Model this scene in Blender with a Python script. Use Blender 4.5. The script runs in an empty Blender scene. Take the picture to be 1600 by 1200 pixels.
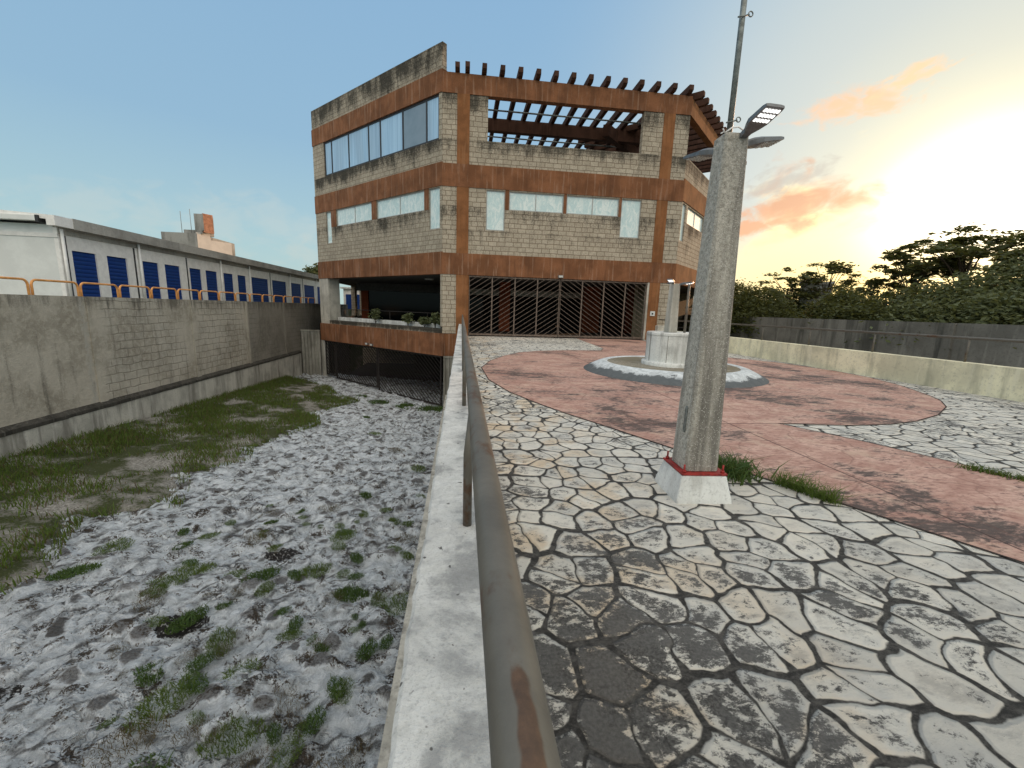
import bpy, math, random
import numpy as np
from mathutils import Vector, Matrix, noise as mnoise
R = math.radians
PI = math.pi
random.seed(7)
rng = np.random.default_rng(7)
scene = bpy.context.scene
C = scene.collection

# ------------------------------------------------------------------ camera
cam_d = bpy.data.cameras.new('camera')
cam = bpy.data.objects.new('camera', cam_d)
C.objects.link(cam)
PITCH, ROLL, YAW = -0.177786, 0.0317434, 0.124964
fwd = Vector((math.sin(YAW)*math.cos(PITCH), math.cos(YAW)*math.cos(PITCH), math.sin(PITCH)))
rgt0 = Vector((math.cos(YAW), -math.sin(YAW), 0))
up0 = rgt0.cross(fwd)
rgt = rgt0*math.cos(ROLL) + up0*math.sin(ROLL)
upv = -rgt0*math.sin(ROLL) + up0*math.cos(ROLL)
mw = Matrix((rgt, upv, -fwd)).transposed().to_4x4()
mw.translation = Vector((0, 0, 1.6))
cam.matrix_world = mw
cam_d.sensor_width = 36
cam_d.lens = 647.6/1600*36
cam_d.clip_start = 0.05
cam_d.clip_end = 3000
scene.camera = cam

# ------------------------------------------------------------------ light
SUN_AZ, SUN_EL = R(53), R(7.0)
sdir = Vector((math.sin(SUN_AZ)*math.cos(SUN_EL), math.cos(SUN_AZ)*math.cos(SUN_EL), math.sin(SUN_EL)))
ld = bpy.data.lights.new('sun', 'SUN')
ld.energy = 2.6
ld.angle = R(0.6)
ld.color = (1.0, 0.55, 0.28)
lo = bpy.data.objects.new('sun', ld)
lo.rotation_euler = sdir.to_track_quat('Z', 'Y').to_euler()
lo.location = (30, 20, 30)
C.objects.link(lo)
scene.view_settings.view_transform = 'Standard'
scene.view_settings.look = 'None'
scene.view_settings.exposure = 0.0
scene.view_settings.gamma = 1.0

# ------------------------------------------------------------------ node helpers
def node(nt, typ, ins=None, **props):
    n = nt.nodes.new(typ)
    for k, v in props.items():
        setattr(n, k, v)
    for k, v in (ins or {}).items():
        if isinstance(v, bpy.types.NodeSocket):
            nt.links.new(v, n.inputs[k])
        else:
            n.inputs[k].default_value = v
    return n
def math_(nt, op, a, b=0.0, c=0.0, clamp=False):
    n = node(nt, 'ShaderNodeMath', {0: a, 1: b, 2: c}, operation=op)
    n.use_clamp = clamp
    return n.outputs[0]
def vmath(nt, op, a, b=(0, 0, 0)):
    n = node(nt, 'ShaderNodeVectorMath', {0: a, 1: b}, operation=op)
    return n.outputs['Value'] if op in ('DOT_PRODUCT', 'LENGTH', 'DISTANCE') else n.outputs[0]
def col(c):
    return (c[0], c[1], c[2], 1.0)
def mixc(nt, f, a, b, blend='MIX'):
    n = node(nt, 'ShaderNodeMix', data_type='RGBA', blend_type=blend)
    for i, v in ((0, f), (6, a), (7, b)):
        if isinstance(v, bpy.types.NodeSocket):
            nt.links.new(v, n.inputs[i])
        elif i == 0:
            n.inputs[0].default_value = v
        else:
            n.inputs[i].default_value = col(v)
    return n.outputs[2]
def noise(nt, vec, scale, detail=4, rough=0.55, dist=0.0):
    f = node(nt, 'ShaderNodeTexNoise', {'Vector': vec, 'Scale': scale, 'Detail': detail, 'Roughness': rough, 'Distortion': dist}).outputs['Fac']
    return node(nt, 'ShaderNodeMapRange', {0: f, 1: 0.5-0.5/1.75, 2: 0.5+0.5/1.75}).outputs[0]      # stretched to use the whole 0..1 range
def noisec(nt, vec, scale, detail=2):
    return node(nt, 'ShaderNodeTexNoise', {'Vector': vec, 'Scale': scale, 'Detail': detail}).outputs['Color']
def smooth(nt, x, lo_, hi_, a=0.0, b=1.0):
    n = node(nt, 'ShaderNodeMapRange', {0: x, 1: lo_, 2: hi_, 3: a, 4: b}, interpolation_type='SMOOTHSTEP')
    return n.outputs[0]
def stretch(nt, vec, s, rot=(0, 0, 0)):
    return node(nt, 'ShaderNodeMapping', {'Vector': vec, 'Scale': s, 'Rotation': rot}).outputs[0]
def pos(nt):
    return node(nt, 'ShaderNodeNewGeometry').outputs['Position']
def uv(nt):
    return node(nt, 'ShaderNodeUVMap', uv_map='UVMap').outputs[0]
def sep(nt, v):
    return node(nt, 'ShaderNodeSeparateXYZ', {0: v}).outputs
def newmat(name):
    m = bpy.data.materials.new(name)
    m.use_nodes = True
    nt = m.node_tree
    nt.nodes.clear()
    return m, nt
def finish(nt, color, rough=0.85, bump=None, bstr=0.4, bdist=0.02, metal=0.0, spec=0.3, extra=None):
    ins = {'Base Color': color if isinstance(color, bpy.types.NodeSocket) else col(color),
           'Roughness': rough, 'Metallic': metal, 'Specular IOR Level': spec}
    if extra: ins.update(extra)
    if bump is not None:
        b = node(nt, 'ShaderNodeBump', {'Height': bump, 'Strength': bstr, 'Distance': bdist})
        ins['Normal'] = b.outputs[0]
    p = node(nt, 'ShaderNodeBsdfPrincipled', ins)
    o = node(nt, 'ShaderNodeOutputMaterial')
    nt.links.new(p.outputs[0], o.inputs[0])

# ------------------------------------------------------------------ world
w = bpy.data.worlds.new('World')
scene.world = w
w.use_nodes = True
nt = w.node_tree
nt.nodes.clear()
sky = node(nt, 'ShaderNodeTexSky', sky_type='NISHITA')
sky.sun_disc = False
sky.sun_elevation = SUN_EL
sky.sun_rotation = SUN_AZ
sky.air_density = 1.0
sky.dust_density = 1.6
sky.ozone_density = 2.0

wdir = vmath(nt, 'NORMALIZE', node(nt, 'ShaderNodeTexCoord').outputs['Generated'])
wz = sep(nt, wdir)[2]
el = math_(nt, 'MULTIPLY', math_(nt, 'ARCSINE', wz), 180/PI)
GLOW = (math.sin(R(54))*math.cos(R(8.5)), math.cos(R(54))*math.cos(R(8.5)), math.sin(R(8.5)))
ang = math_(nt, 'MULTIPLY', math_(nt, 'ARCCOSINE', vmath(nt, 'DOT_PRODUCT', wdir, GLOW)), 180/PI)
def ramp(nt, fac, stops):
    n = node(nt, 'ShaderNodeValToRGB', {0: fac})
    e = n.color_ramp.elements
    while len(e) < len(stops): e.new(0.5)
    for k, (p_, c_) in enumerate(stops):
        e[k].position = p_; e[k].color = col(c_) if len(c_) == 3 else c_
    return n.outputs[0]
# clear evening sky away from the sun, by elevation / 90; overhead brightened as unseen fill
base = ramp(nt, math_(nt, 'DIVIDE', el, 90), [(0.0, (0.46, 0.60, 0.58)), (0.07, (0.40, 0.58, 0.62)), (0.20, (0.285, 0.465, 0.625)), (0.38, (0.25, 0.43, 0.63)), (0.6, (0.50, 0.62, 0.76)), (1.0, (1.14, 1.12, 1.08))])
# glow round the sun, by angle / 90
warm = ramp(nt, math_(nt, 'DIVIDE', ang, 90), [(0.0, (1.0, 0.99, 0.94)), (0.06, (0.98, 0.95, 0.80)), (0.11, (0.86, 0.82, 0.60)), (0.155, (0.70, 0.71, 0.60)), (0.22, (0.60, 0.65, 0.62)), (0.34, (0.50, 0.60, 0.64)), (0.55, (0.32, 0.48, 0.64))])
gain = smooth(nt, ang, 0, 12, 2.4, 1.0)
warm = mixc(nt, 1.0, warm, (1, 1, 1), 'MULTIPLY')
wsc = vmath(nt, 'SCALE', warm); nt.links.new(gain, wsc.node.inputs['Scale'])
skyc = mixc(nt, smooth(nt, ang, 22, 50, 1, 0), base, wsc)
# band of yellow low over the sunset
low = math_(nt, 'MULTIPLY', smooth(nt, el, 3.0, 12.5, 1, 0), smooth(nt, ang, 10, 34, 1, 0))
skyc = mixc(nt, math_(nt, 'MULTIPLY', low, 0.85), skyc, (1.25, 0.98, 0.36))
# unseen bright sky added over and behind the viewpoint to fill the scene
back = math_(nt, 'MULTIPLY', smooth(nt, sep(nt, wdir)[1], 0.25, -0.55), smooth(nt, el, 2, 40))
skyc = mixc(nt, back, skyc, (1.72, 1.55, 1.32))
# sunset clouds: fixed directions on the sky
def cloud(col_in, az, elv, ra, re, tilt, c, dens, sc, thr=0.5):
    f = Vector((math.sin(R(az))*math.cos(R(elv)), math.cos(R(az))*math.cos(R(elv)), math.sin(R(elv))))
    r_ = Vector((math.cos(R(az)), -math.sin(R(az)), 0)); u_ = r_.cross(f)
    r2 = r_*math.cos(R(tilt)) + u_*math.sin(R(tilt)); u2 = -r_*math.sin(R(tilt)) + u_*math.cos(R(tilt))
    a = math_(nt, 'DIVIDE', vmath(nt, 'DOT_PRODUCT', wdir, tuple(r2)), math.sin(R(ra)))
    b = math_(nt, 'DIVIDE', vmath(nt, 'DOT_PRODUCT', wdir, tuple(u2)), math.sin(R(re)))
    d = math_(nt, 'ADD', math_(nt, 'POWER', math_(nt, 'ABSOLUTE', a), 2), math_(nt, 'POWER', math_(nt, 'ABSOLUTE', b), 2))
    d = math_(nt, 'SUBTRACT', 1.0, math_(nt, 'SQRT', d))
    st = node(nt, 'ShaderNodeCombineXYZ', {0: math_(nt, 'MULTIPLY', a, 0.6*ra/re), 1: b, 2: az*0.37}).outputs[0]
    n = noise(nt, st, sc, 5, 0.52, 0.4)
    k = math_(nt, 'ADD', math_(nt, 'MULTIPLY', d, 0.75), math_(nt, 'MULTIPLY', math_(nt, 'SUBTRACT', n, 0.5), 1.5))
    front = math_(nt, 'GREATER_THAN', vmath(nt, 'DOT_PRODUCT', wdir, tuple(f)), 0.6)
    k = math_(nt, 'MULTIPLY', smooth(nt, k, thr-0.30, thr+0.50, 0, dens), front)
    return mixc(nt, k, col_in, c)
skyc = cloud(skyc, 40.2, 11.9, 7.0, 4.0, 12, (1.30, 0.98, 0.42), 0.8, 1.1, 0.25)
skyc = cloud(skyc, 39.8, 12.6, 4.9, 2.9, 8, (0.72, 0.36, 0.20), 1.0, 1.25, 0.22)
skyc = cloud(skyc, 35.7, 10.6, 3.6, 1.5, 12, (0.80, 0.38, 0.20), 0.95, 1.2, 0.2)
skyc = cloud(skyc, 37.6, 14.6, 4.4, 1.3, 16, (0.50, 0.47, 0.42), 0.7, 1.3, 0.2)
skyc = cloud(skyc, 43.0, 20.6, 5.0, 1.5, -4, (1.0, 0.60, 0.34), 0.9, 1.1, 0.2)
skyc = cloud(skyc, 46.9, 21.6, 2.8, 1.0, 14, (1.02, 0.68, 0.38), 0.9, 1.1, 0.2)
skyc = cloud(skyc, -30, 8.5, 16, 2.6, 3, (0.56, 0.62, 0.60), 0.4, 1.2, 0.25)
skyc = cloud(skyc, -8, 5.5, 22, 2.2, -2, (0.62, 0.62, 0.56), 0.35, 1.2, 0.25)
nish = vmath(nt, 'SCALE', sky.outputs[0]); nish.node.inputs['Scale'].default_value = 0.02
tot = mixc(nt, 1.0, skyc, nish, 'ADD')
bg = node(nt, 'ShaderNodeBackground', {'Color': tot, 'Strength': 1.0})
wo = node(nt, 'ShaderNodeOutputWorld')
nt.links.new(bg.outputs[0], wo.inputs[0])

# ------------------------------------------------------------------ mesh helpers
ORG = {}
def tag(o, label=None, cat=None, group=None, kind=None):
    if label: o['label'] = label
    if cat: o['category'] = cat
    if group: o['group'] = group
    if kind: o['kind'] = kind
    return o
def thing(name, label, cat, loc=(0, 0, 0), group=None):
    o = bpy.data.objects.new(name, None)
    o.empty_display_size = 0.3
    o.location = loc
    C.objects.link(o)
    ORG[o.name] = Vector(loc)
    return tag(o, label, cat, group)
class Fr:
    def __init__(s, o, x, y):
        s.o = Vector((o[0], o[1], 0)); s.x = Vector((x[0], x[1], 0)).normalized(); s.y = Vector((y[0], y[1], 0)).normalized()
    def P(s, a, d, z):
        return s.o + s.x*a + s.y*d + Vector((0, 0, z))
W0 = Fr((0, 0), (1, 0), (0, 1))
class MB:
    def __init__(s):
        s.v = []; s.f = []; s.u = []; s.sm = []
    def quad(s, pts, uvs=None, sm=False):
        i = len(s.v)
        s.v += [tuple(p) for p in pts]
        s.f.append(tuple(range(i, i+len(pts))))
        s.u += list(uvs) if uvs else [(p[0]+p[1], p[2]) for p in pts]
        s.sm.append(sm)
    def box(s, fr, a0, a1, d0, d1, z0, z1):
        P = fr.P
        s.quad([P(a0, d0, z0), P(a1, d0, z0), P(a1, d0, z1), P(a0, d0, z1)], [(a0, z0), (a1, z0), (a1, z1), (a0, z1)])
        s.quad([P(a1, d1, z0), P(a0, d1, z0), P(a0, d1, z1), P(a1, d1, z1)], [(a1, z0), (a0, z0), (a0, z1), (a1, z1)])
        s.quad([P(a0, d1, z0), P(a0, d0, z0), P(a0, d0, z1), P(a0, d1, z1)], [(d1, z0), (d0, z0), (d0, z1), (d1, z1)])
        s.quad([P(a1, d0, z0), P(a1, d1, z0), P(a1, d1, z1), P(a1, d0, z1)], [(d0, z0), (d1, z0), (d1, z1), (d0, z1)])
        s.quad([P(a0, d0, z1), P(a1, d0, z1), P(a1, d1, z1), P(a0, d1, z1)], [(a0, d0), (a1, d0), (a1, d1), (a0, d1)])
        s.quad([P(a0, d1, z0), P(a1, d1, z0), P(a1, d0, z0), P(a0, d0, z0)], [(a0, d1), (a1, d1), (a1, d0), (a0, d0)])
        return s
    def wall(s, fr, a0, a1, d0, d1, z0, z1, holes=()):
        """a wall slab with rectangular holes (ha0, ha1, hz0, hz1)"""
        A = sorted({a0, a1, *[min(max(h[i], a0), a1) for h in holes for i in (0, 1)]})
        Z = sorted({z0, z1, *[min(max(h[i], z0), z1) for h in holes for i in (2, 3)]})
        def solid(i, j):
            if i < 0 or j < 0 or i >= len(A)-1 or j >= len(Z)-1: return False
            ca = (A[i]+A[i+1])/2; cz = (Z[j]+Z[j+1])/2
            return not any(h[0] < ca < h[1] and h[2] < cz < h[3] for h in holes)
        P = fr.P
        for i in range(len(A)-1):
            for j in range(len(Z)-1):
                if not solid(i, j): continue
                p, q, r, t = A[i], A[i+1], Z[j], Z[j+1]
                s.quad([P(p, d0, r), P(q, d0, r), P(q, d0, t), P(p, d0, t)], [(p, r), (q, r), (q, t), (p, t)])
                s.quad([P(q, d1, r), P(p, d1, r), P(p, d1, t), P(q, d1, t)], [(q, r), (p, r), (p, t), (q, t)])
                if not solid(i-1, j): s.quad([P(p, d1, r), P(p, d0, r), P(p, d0, t), P(p, d1, t)], [(d1, r), (d0, r), (d0, t), (d1, t)])
                if not solid(i+1, j): s.quad([P(q, d0, r), P(q, d1, r), P(q, d1, t), P(q, d0, t)], [(d0, r), (d1, r), (d1, t), (d0, t)])
                if not solid(i, j-1): s.quad([P(p, d1, r), P(q, d1, r), P(q, d0, r), P(p, d0, r)], [(p, d1), (q, d1), (q, d0), (p, d0)])
                if not solid(i, j+1): s.quad([P(p, d0, t), P(q, d0, t), P(q, d1, t), P(p, d1, t)], [(p, d0), (q, d0), (q, d1), (p, d1)])
        return s
    def prism(s, pts, z0, z1, top=True):
        """vertical prism over a CCW polygon"""
        n = len(pts)
        for i in range(n):
            a, b = pts[i], pts[(i+1) % n]
            L = math.hypot(b[0]-a[0], b[1]-a[1])
            s.quad([(a[0], a[1], z0), (b[0], b[1], z0), (b[0], b[1], z1), (a[0], a[1], z1)], [(0, z0), (L, z0), (L, z1), (0, z1)])
        if top:
            s.quad([(p[0], p[1], z1) for p in pts], [(p[0], p[1]) for p in pts])
            s.quad([(p[0], p[1], z0) for p in reversed(pts)], [(p[0], p[1]) for p in reversed(pts)])
        return s
    def tube(s, pts, rad, seg=10, caps=True):
        pts = [Vector(p) for p in pts]
        rr = rad if isinstance(rad, (list, tuple)) else [rad]*len(pts)
        rings = []
        prev = None
        for i, p in enumerate(pts):
            t = (pts[min(i+1, len(pts)-1)] - pts[max(i-1, 0)]).normalized()
            if prev is None:
                a = Vector((0, 0, 1)) if abs(t.z) < 0.9 else Vector((1, 0, 0))
                n = t.cross(a).normalized()
            else:
                n = (prev - t*prev.dot(t)).normalized()
            prev = n
            b = t.cross(n)
            base = len(s.v)
            for k in range(seg):
                an = 2*PI*k/seg
                s.v.append(tuple(p + (n*math.cos(an) + b*math.sin(an))*rr[i]))
            rings.append(base)
        for i in range(len(rings)-1):
            for k in range(seg):
                k2 = (k+1) % seg
                s.f.append((rings[i]+k, rings[i]+k2, rings[i+1]+k2, rings[i+1]+k))
                s.u += [(k/seg, i), ((k+1)/seg, i), ((k+1)/seg, i+1), (k/seg, i+1)]
                s.sm.append(True)
        if caps:
            for b0, rev in ((rings[0], True), (rings[-1], False)):
                idx = [b0+k for k in range(seg)]
                if rev: idx.reverse()
                s.f.append(tuple(idx)); s.u += [(0, 0)]*seg; s.sm.append(False)
        return s
    def lathe(s, prof, cx, cy, seg=48, sm=True):
        base = len(s.v)
        for r, z in prof:
            for k in range(seg):
                a = 2*PI*k/seg
                s.v.append((cx+r*math.cos(a), cy+r*math.sin(a), z))
        for i in range(len(prof)-1):
            for k in range(seg):
                k2 = (k+1) % seg
                s.f.append((base+i*seg+k, base+i*seg+k2, base+(i+1)*seg+k2, base+(i+1)*seg+k))
                s.u += [(k/seg, prof[i][1]), ((k+1)/seg, prof[i][1]), ((k+1)/seg, prof[i+1][1]), (k/seg, prof[i+1][1])]
                s.sm.append(sm)
        return s
    def loft(s, sections, caps=True):
        """sections: lists of equally many points"""
        n = len(sections[0]); base = len(s.v)
        for sec in sections: s.v += [tuple(p) for p in sec]
        for i in range(len(sections)-1):
            for k in range(n):
                k2 = (k+1) % n
                s.f.append((base+i*n+k, base+i*n+k2, base+(i+1)*n+k2, base+(i+1)*n+k))
                s.u += [(k/n, i), ((k+1)/n, i), ((k+1)/n, i+1), (k/n, i+1)]; s.sm.append(False)
        if caps:
            s.f.append(tuple(base+k for k in reversed(range(n)))); s.u += [(0, 0)]*n; s.sm.append(False)
            l = base+(len(sections)-1)*n
            s.f.append(tuple(l+k for k in range(n))); s.u += [(0, 0)]*n; s.sm.append(False)
        return s
    def build(s, name, mat, parent=None, loc=None, bevel=0.0):
        o0 = ORG[parent.name] if parent else Vector(loc or (0, 0, 0))
        me = bpy.data.meshes.new(name)
        v = np.array(s.v, dtype=float) - np.array(o0)
        me.from_pydata(v.tolist(), [], s.f)
        ul = me.uv_layers.new(name='UVMap')
        ul.data.foreach_set('uv', np.array(s.u, dtype=np.float32).ravel())
        me.polygons.foreach_set('use_smooth', s.sm)
        me.materials.append(mat)
        me.update()
        o = bpy.data.objects.new(name, me)
        C.objects.link(o)
        if parent: o.parent = parent
        else: o.location = o0
        ORG[o.name] = o0
        if bevel:
            wd = o.modifiers.new('weld', 'WELD'); wd.merge_threshold = 0.0005
            b = o.modifiers.new('bevel', 'BEVEL'); b.width = bevel; b.segments = 2; b.limit_method = 'ANGLE'
        return o
def mesh_np(name, verts, faces, mat, parent=None, loc=None, smooth_=False):
    """verts (n,3) array, faces (m,k) array"""
    o0 = ORG[parent.name] if parent else Vector(loc or (0, 0, 0))
    me = bpy.data.meshes.new(name)
    verts = np.asarray(verts, dtype=np.float32) - np.array(o0, dtype=np.float32)
    faces = np.asarray(faces, dtype=np.int32)
    m, k = faces.shape
    me.vertices.add(len(verts)); me.vertices.foreach_set('co', verts.ravel())
    me.loops.add(m*k); me.loops.foreach_set('vertex_index', faces.ravel())
    me.polygons.add(m)
    me.polygons.foreach_set('loop_start', np.arange(0, m*k, k, dtype=np.int32))
    me.polygons.foreach_set('use_smooth', np.full(m, smooth_))
    me.update(calc_edges=True); me.validate()
    me.materials.append(mat)
    o = bpy.data.objects.new(name, me)
    C.objects.link(o)
    if parent: o.parent = parent
    else: o.location = o0
    ORG[o.name] = o0
    return o
def copy_thing(o, loc, rotz=0.0, scale=1.0, label=None):
    r = o.copy(); C.objects.link(r)
    r.location = loc; r.rotation_euler = (0, 0, rotz); r.scale = (scale,)*3
    if label: r['label'] = label
    for ch in list(o.children):
        c = ch.copy(); C.objects.link(c); c.parent = r
    return r

# ------------------------------------------------------------------ materials
M = {}
def mat_block(name, c1, c2, mortar, bw=0.47, rh=0.255, zones=(), dark=0.5, ms=0.016, bstr=0.8):
    m, nt = newmat(name)
    p = pos(nt); u = uv(nt)
    wv = noisec(nt, stretch(nt, p, (1, 1, 1)), 1.7)
    wv = vmath(nt, 'SCALE', vmath(nt, 'SUBTRACT', wv, (0.5, 0.5, 0.5)))
    wv.node.inputs['Scale'].default_value = 0.05
    u2 = vmath(nt, 'ADD', u, wv)
    br = node(nt, 'ShaderNodeTexBrick', {'Vector': u2, 'Color1': (0, 0, 0, 1), 'Color2': (1, 1, 1, 1), 'Mortar': (0.5, 0.5, 0.5, 1), 'Scale': 1.0,
              'Mortar Size': ms, 'Mortar Smooth': 0.4, 'Brick Width': bw, 'Row Height': rh}, offset=0.5, squash=0.75, squash_frequency=3)
    cell = br.outputs['Color']; mf = br.outputs['Fac']
    n1 = noise(nt, p, 2.2, 5, 0.6); n2 = noise(nt, p, 14, 6, 0.7); n3 = noise(nt, p, 45, 3, 0.6)
    base = mixc(nt, cell, c1, c2)
    base = mixc(nt, smooth(nt, n2, 0.35, 0.75, 0, 0.55), base, [x*0.55 for x in c1])
    base = mixc(nt, smooth(nt, n1, 0.45, 0.75, 0, 0.35), base, [x*1.18 for x in c2])
    base = mixc(nt, math_(nt, 'MULTIPLY', mf, 0.85), base, mortar)
    # weather: streaky black mould, more of it in the named height bands
    st = math_(nt, 'ADD', math_(nt, 'MULTIPLY', noise(nt, stretch(nt, p, (1.6, 1.6, 0.35)), 1.3, 6, 0.65), 0.5), math_(nt, 'MULTIPLY', noise(nt, stretch(nt, p, (1, 1, 0.8)), 0.55, 5, 0.65), 0.55))
    z = sep(nt, p)[2]
    bias = 0.0
    for (za, zb, zc, amt) in zones:   # rises za..zb, sharp stop at zc
        up = smooth(nt, z, za, zb)
        dn = math_(nt, 'LESS_THAN', z, zc)
        t = math_(nt, 'MULTIPLY', math_(nt, 'MULTIPLY', up, dn), amt)
        bias = t if isinstance(bias, float) else math_(nt, 'ADD', bias, t)
    f = math_(nt, 'ADD', math_(nt, 'MULTIPLY', st, 1.0), bias)
    f = math_(nt, 'ADD', f, math_(nt, 'MULTIPLY', math_(nt, 'SUBTRACT', n2, 0.5), 0.35))
    mould = smooth(nt, f, 0.60, 1.02, 0, dark)
    base = mixc(nt, mould, base, (0.032, 0.031, 0.026))
    h = math_(nt, 'SUBTRACT', math_(nt, 'ADD', math_(nt, 'MULTIPLY', n2, 0.6), math_(nt, 'MULTIPLY', n3, 0.25)), math_(nt, 'MULTIPLY', mf, 0.7))
    finish(nt, base, 0.92, h, bstr, 0.03, spec=0.15)
    return m
def mat_conc(name, base, light, dark, streak=1.0, sc=1.0, bstr=0.35, lo_=0.55, rough=0.9, dk=0.6):
    """rendered or cast concrete with vertical run marks"""
    m, nt = newmat(name)
    p = pos(nt)
    n1 = noise(nt, p, 0.9*sc, 5, 0.6)
    st = noise(nt, stretch(nt, p, (5*sc, 5*sc, 0.35*sc)), 1.3, 5, 0.6)
    st2 = noise(nt, stretch(nt, p, (2.2*sc, 2.2*sc, 0.25*sc)), 1.1, 5, 0.65)
    fine = noise(nt, p, 22*sc, 6, 0.7)
    c = mixc(nt, smooth(nt, n1, 0.3, 0.7), [x*0.8 for x in base], [x*1.18 for x in base])
    c = mixc(nt, math_(nt, 'MULTIPLY', smooth(nt, st, lo_, lo_+0.2), 0.6*streak), c, light)
    c = mixc(nt, math_(nt, 'MULTIPLY', smooth(nt, st2, 0.5, 0.78), dk*streak), c, dark)
    c = mixc(nt, smooth(nt, fine, 0.5, 0.8, 0, 0.45), c, [x*0.5 for x in base])
    finish(nt, c, rough, math_(nt, 'ADD', fine, math_(nt, 'MULTIPLY', n1, 1.5)), bstr, 0.02, spec=0.2)
    return m
def mat_plain(name, c, rough=0.6, metal=0.0, var=0.15, sc=6, spec=0.4, bstr=0.1, extra=None):
    m, nt = newmat(name)
    p = pos(nt)
    n = noise(nt, p, sc, 5, 0.65)
    cc = mixc(nt, smooth(nt, n, 0.3, 0.7), [x*(1-var) for x in c], [min(1, x*(1+var)) for x in c])
    finish(nt, cc, rough, n, bstr, 0.01, metal, spec, extra)
    return m

FZ = ((9.4, 10.5, 10.56, 0.34), (11.3, 12.7, 12.8, 0.36), (5.9, 7.05, 7.15, 0.26), (5.0, 5.9, 5.95, 0.16))
LZ = ((9.3, 10.45, 10.52, 0.45), (13.2, 14.9, 15.3, 0.36), (5.7, 7.05, 7.1, 0.30), (-0.2, 0.3, 0.5, 0.5))
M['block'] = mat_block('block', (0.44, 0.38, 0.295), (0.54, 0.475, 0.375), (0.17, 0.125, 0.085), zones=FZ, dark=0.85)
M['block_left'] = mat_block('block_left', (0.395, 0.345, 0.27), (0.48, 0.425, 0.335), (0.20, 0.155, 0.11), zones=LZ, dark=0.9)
M['terracotta'] = mat_conc('terracotta', (0.232, 0.102, 0.050), (0.40, 0.26, 0.18), (0.075, 0.036, 0.022), 0.8, dk=0.45)
M['terracotta_pil'] = mat_conc('terracotta_pilaster', (0.265, 0.115, 0.048), (0.36, 0.20, 0.10), (0.13, 0.05, 0.02), 0.6)
M['terracotta_in'] = mat_conc('terracotta_interior', (0.24, 0.06, 0.025), (0.28, 0.10, 0.05), (0.1, 0.03, 0.02), 0.4)
M['timber'] = mat_conc('dark_timber', (0.075, 0.038, 0.026), (0.12, 0.07, 0.05), (0.02, 0.012, 0.01), 0.6)
M['pale_conc'] = mat_conc('pale_concrete', (0.50, 0.48, 0.42), (0.62, 0.60, 0.55), (0.2, 0.19, 0.16), 0.8)
M['white_metal'] = mat_plain('white_metal', (0.90, 0.885, 0.855), 0.5, 0, 0.06, 3)
M['end_panel'] = mat_plain('white_panel', (0.80, 0.82, 0.80), 0.5, 0, 0.05, 1.2)
M['gutter'] = mat_conc('gutter_metal', (0.40, 0.385, 0.35), (0.5, 0.49, 0.46), (0.25, 0.23, 0.2), 0.5, 0.6, 0.1)
M['frame'] = mat_plain('window_frame', (0.42, 0.43, 0.42), 0.45, 0.2, 0.1)
M['frame_dark'] = mat_plain('dark_frame', (0.03, 0.03, 0.035), 0.5)
M['iron'] = mat_plain('gate_iron', (0.165, 0.125, 0.10), 0.6, 0.2, 0.3, 9)
M['iron_dark'] = mat_plain('gate_iron_dark', (0.035, 0.03, 0.028), 0.6, 0.2, 0.3, 9)
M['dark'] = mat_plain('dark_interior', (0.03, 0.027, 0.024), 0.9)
M['olive'] = mat_plain('olive_plaster', (0.17, 0.15, 0.10), 0.9)
M['ceil'] = mat_plain('ceiling_paint', (0.12, 0.12, 0.115), 0.9)
M['orange'] = mat_plain('orange_paint', (0.72, 0.33, 0.10), 0.45, 0, 0.15)
M['blackp'] = mat_plain('black_plastic', (0.03, 0.03, 0.032), 0.5)
M['aluminium'] = mat_plain('lamp_housing', (0.16, 0.165, 0.17), 0.45, 0.5, 0.2)
M['red'] = mat_plain('red_oxide', (0.25, 0.022, 0.018), 0.55, 0, 0.35, 20, bstr=0.3)
M['galv'] = mat_plain('galvanised_tube', (0.20, 0.22, 0.21), 0.5, 0.5, 0.35, 12)
M['white_paint'] = mat_conc('white_paint', (0.66, 0.68, 0.66), (0.75, 0.77, 0.76), (0.42, 0.42, 0.39), 0.8, 2.0, 0.3)
M['grey_conc'] = mat_conc('drum_concrete', (0.64, 0.65, 0.62), (0.74, 0.75, 0.73), (0.22, 0.22, 0.21), 1.0, 1.4)
M['cream'] = mat_conc('cream_wall', (0.82, 0.76, 0.54), (0.86, 0.81, 0.63), (0.20, 0.20, 0.15), 0.7, 0.8, 0.25, 0.6)
M['dark_wall'] = mat_conc('dark_boundary', (0.20, 0.19, 0.17), (0.30, 0.29, 0.26), (0.035, 0.035, 0.03), 1.0, 0.6)
M['bark'] = mat_conc('bark', (0.09, 0.07, 0.05), (0.15, 0.12, 0.09), (0.03, 0.025, 0.02), 0.8, 2.0, 0.6)
M['corr'] = mat_conc('old_sheet_metal', (0.30, 0.29, 0.25), (0.4, 0.39, 0.35), (0.1, 0.09, 0.07), 1.0, 0.8, 0.2)
M['far_grey'] = mat_conc('far_grey', (0.30, 0.30, 0.28), (0.42, 0.41, 0.39), (0.12, 0.12, 0.11), 1.0, 0.4)
M['far_pink'] = mat_plain('far_plaster', (0.66, 0.60, 0.53), 0.9, 0, 0.06, 0.5)
M['far_brick'] = mat_plain('far_brick', (0.42, 0.20, 0.12), 0.9, 0, 0.2, 2)

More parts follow.
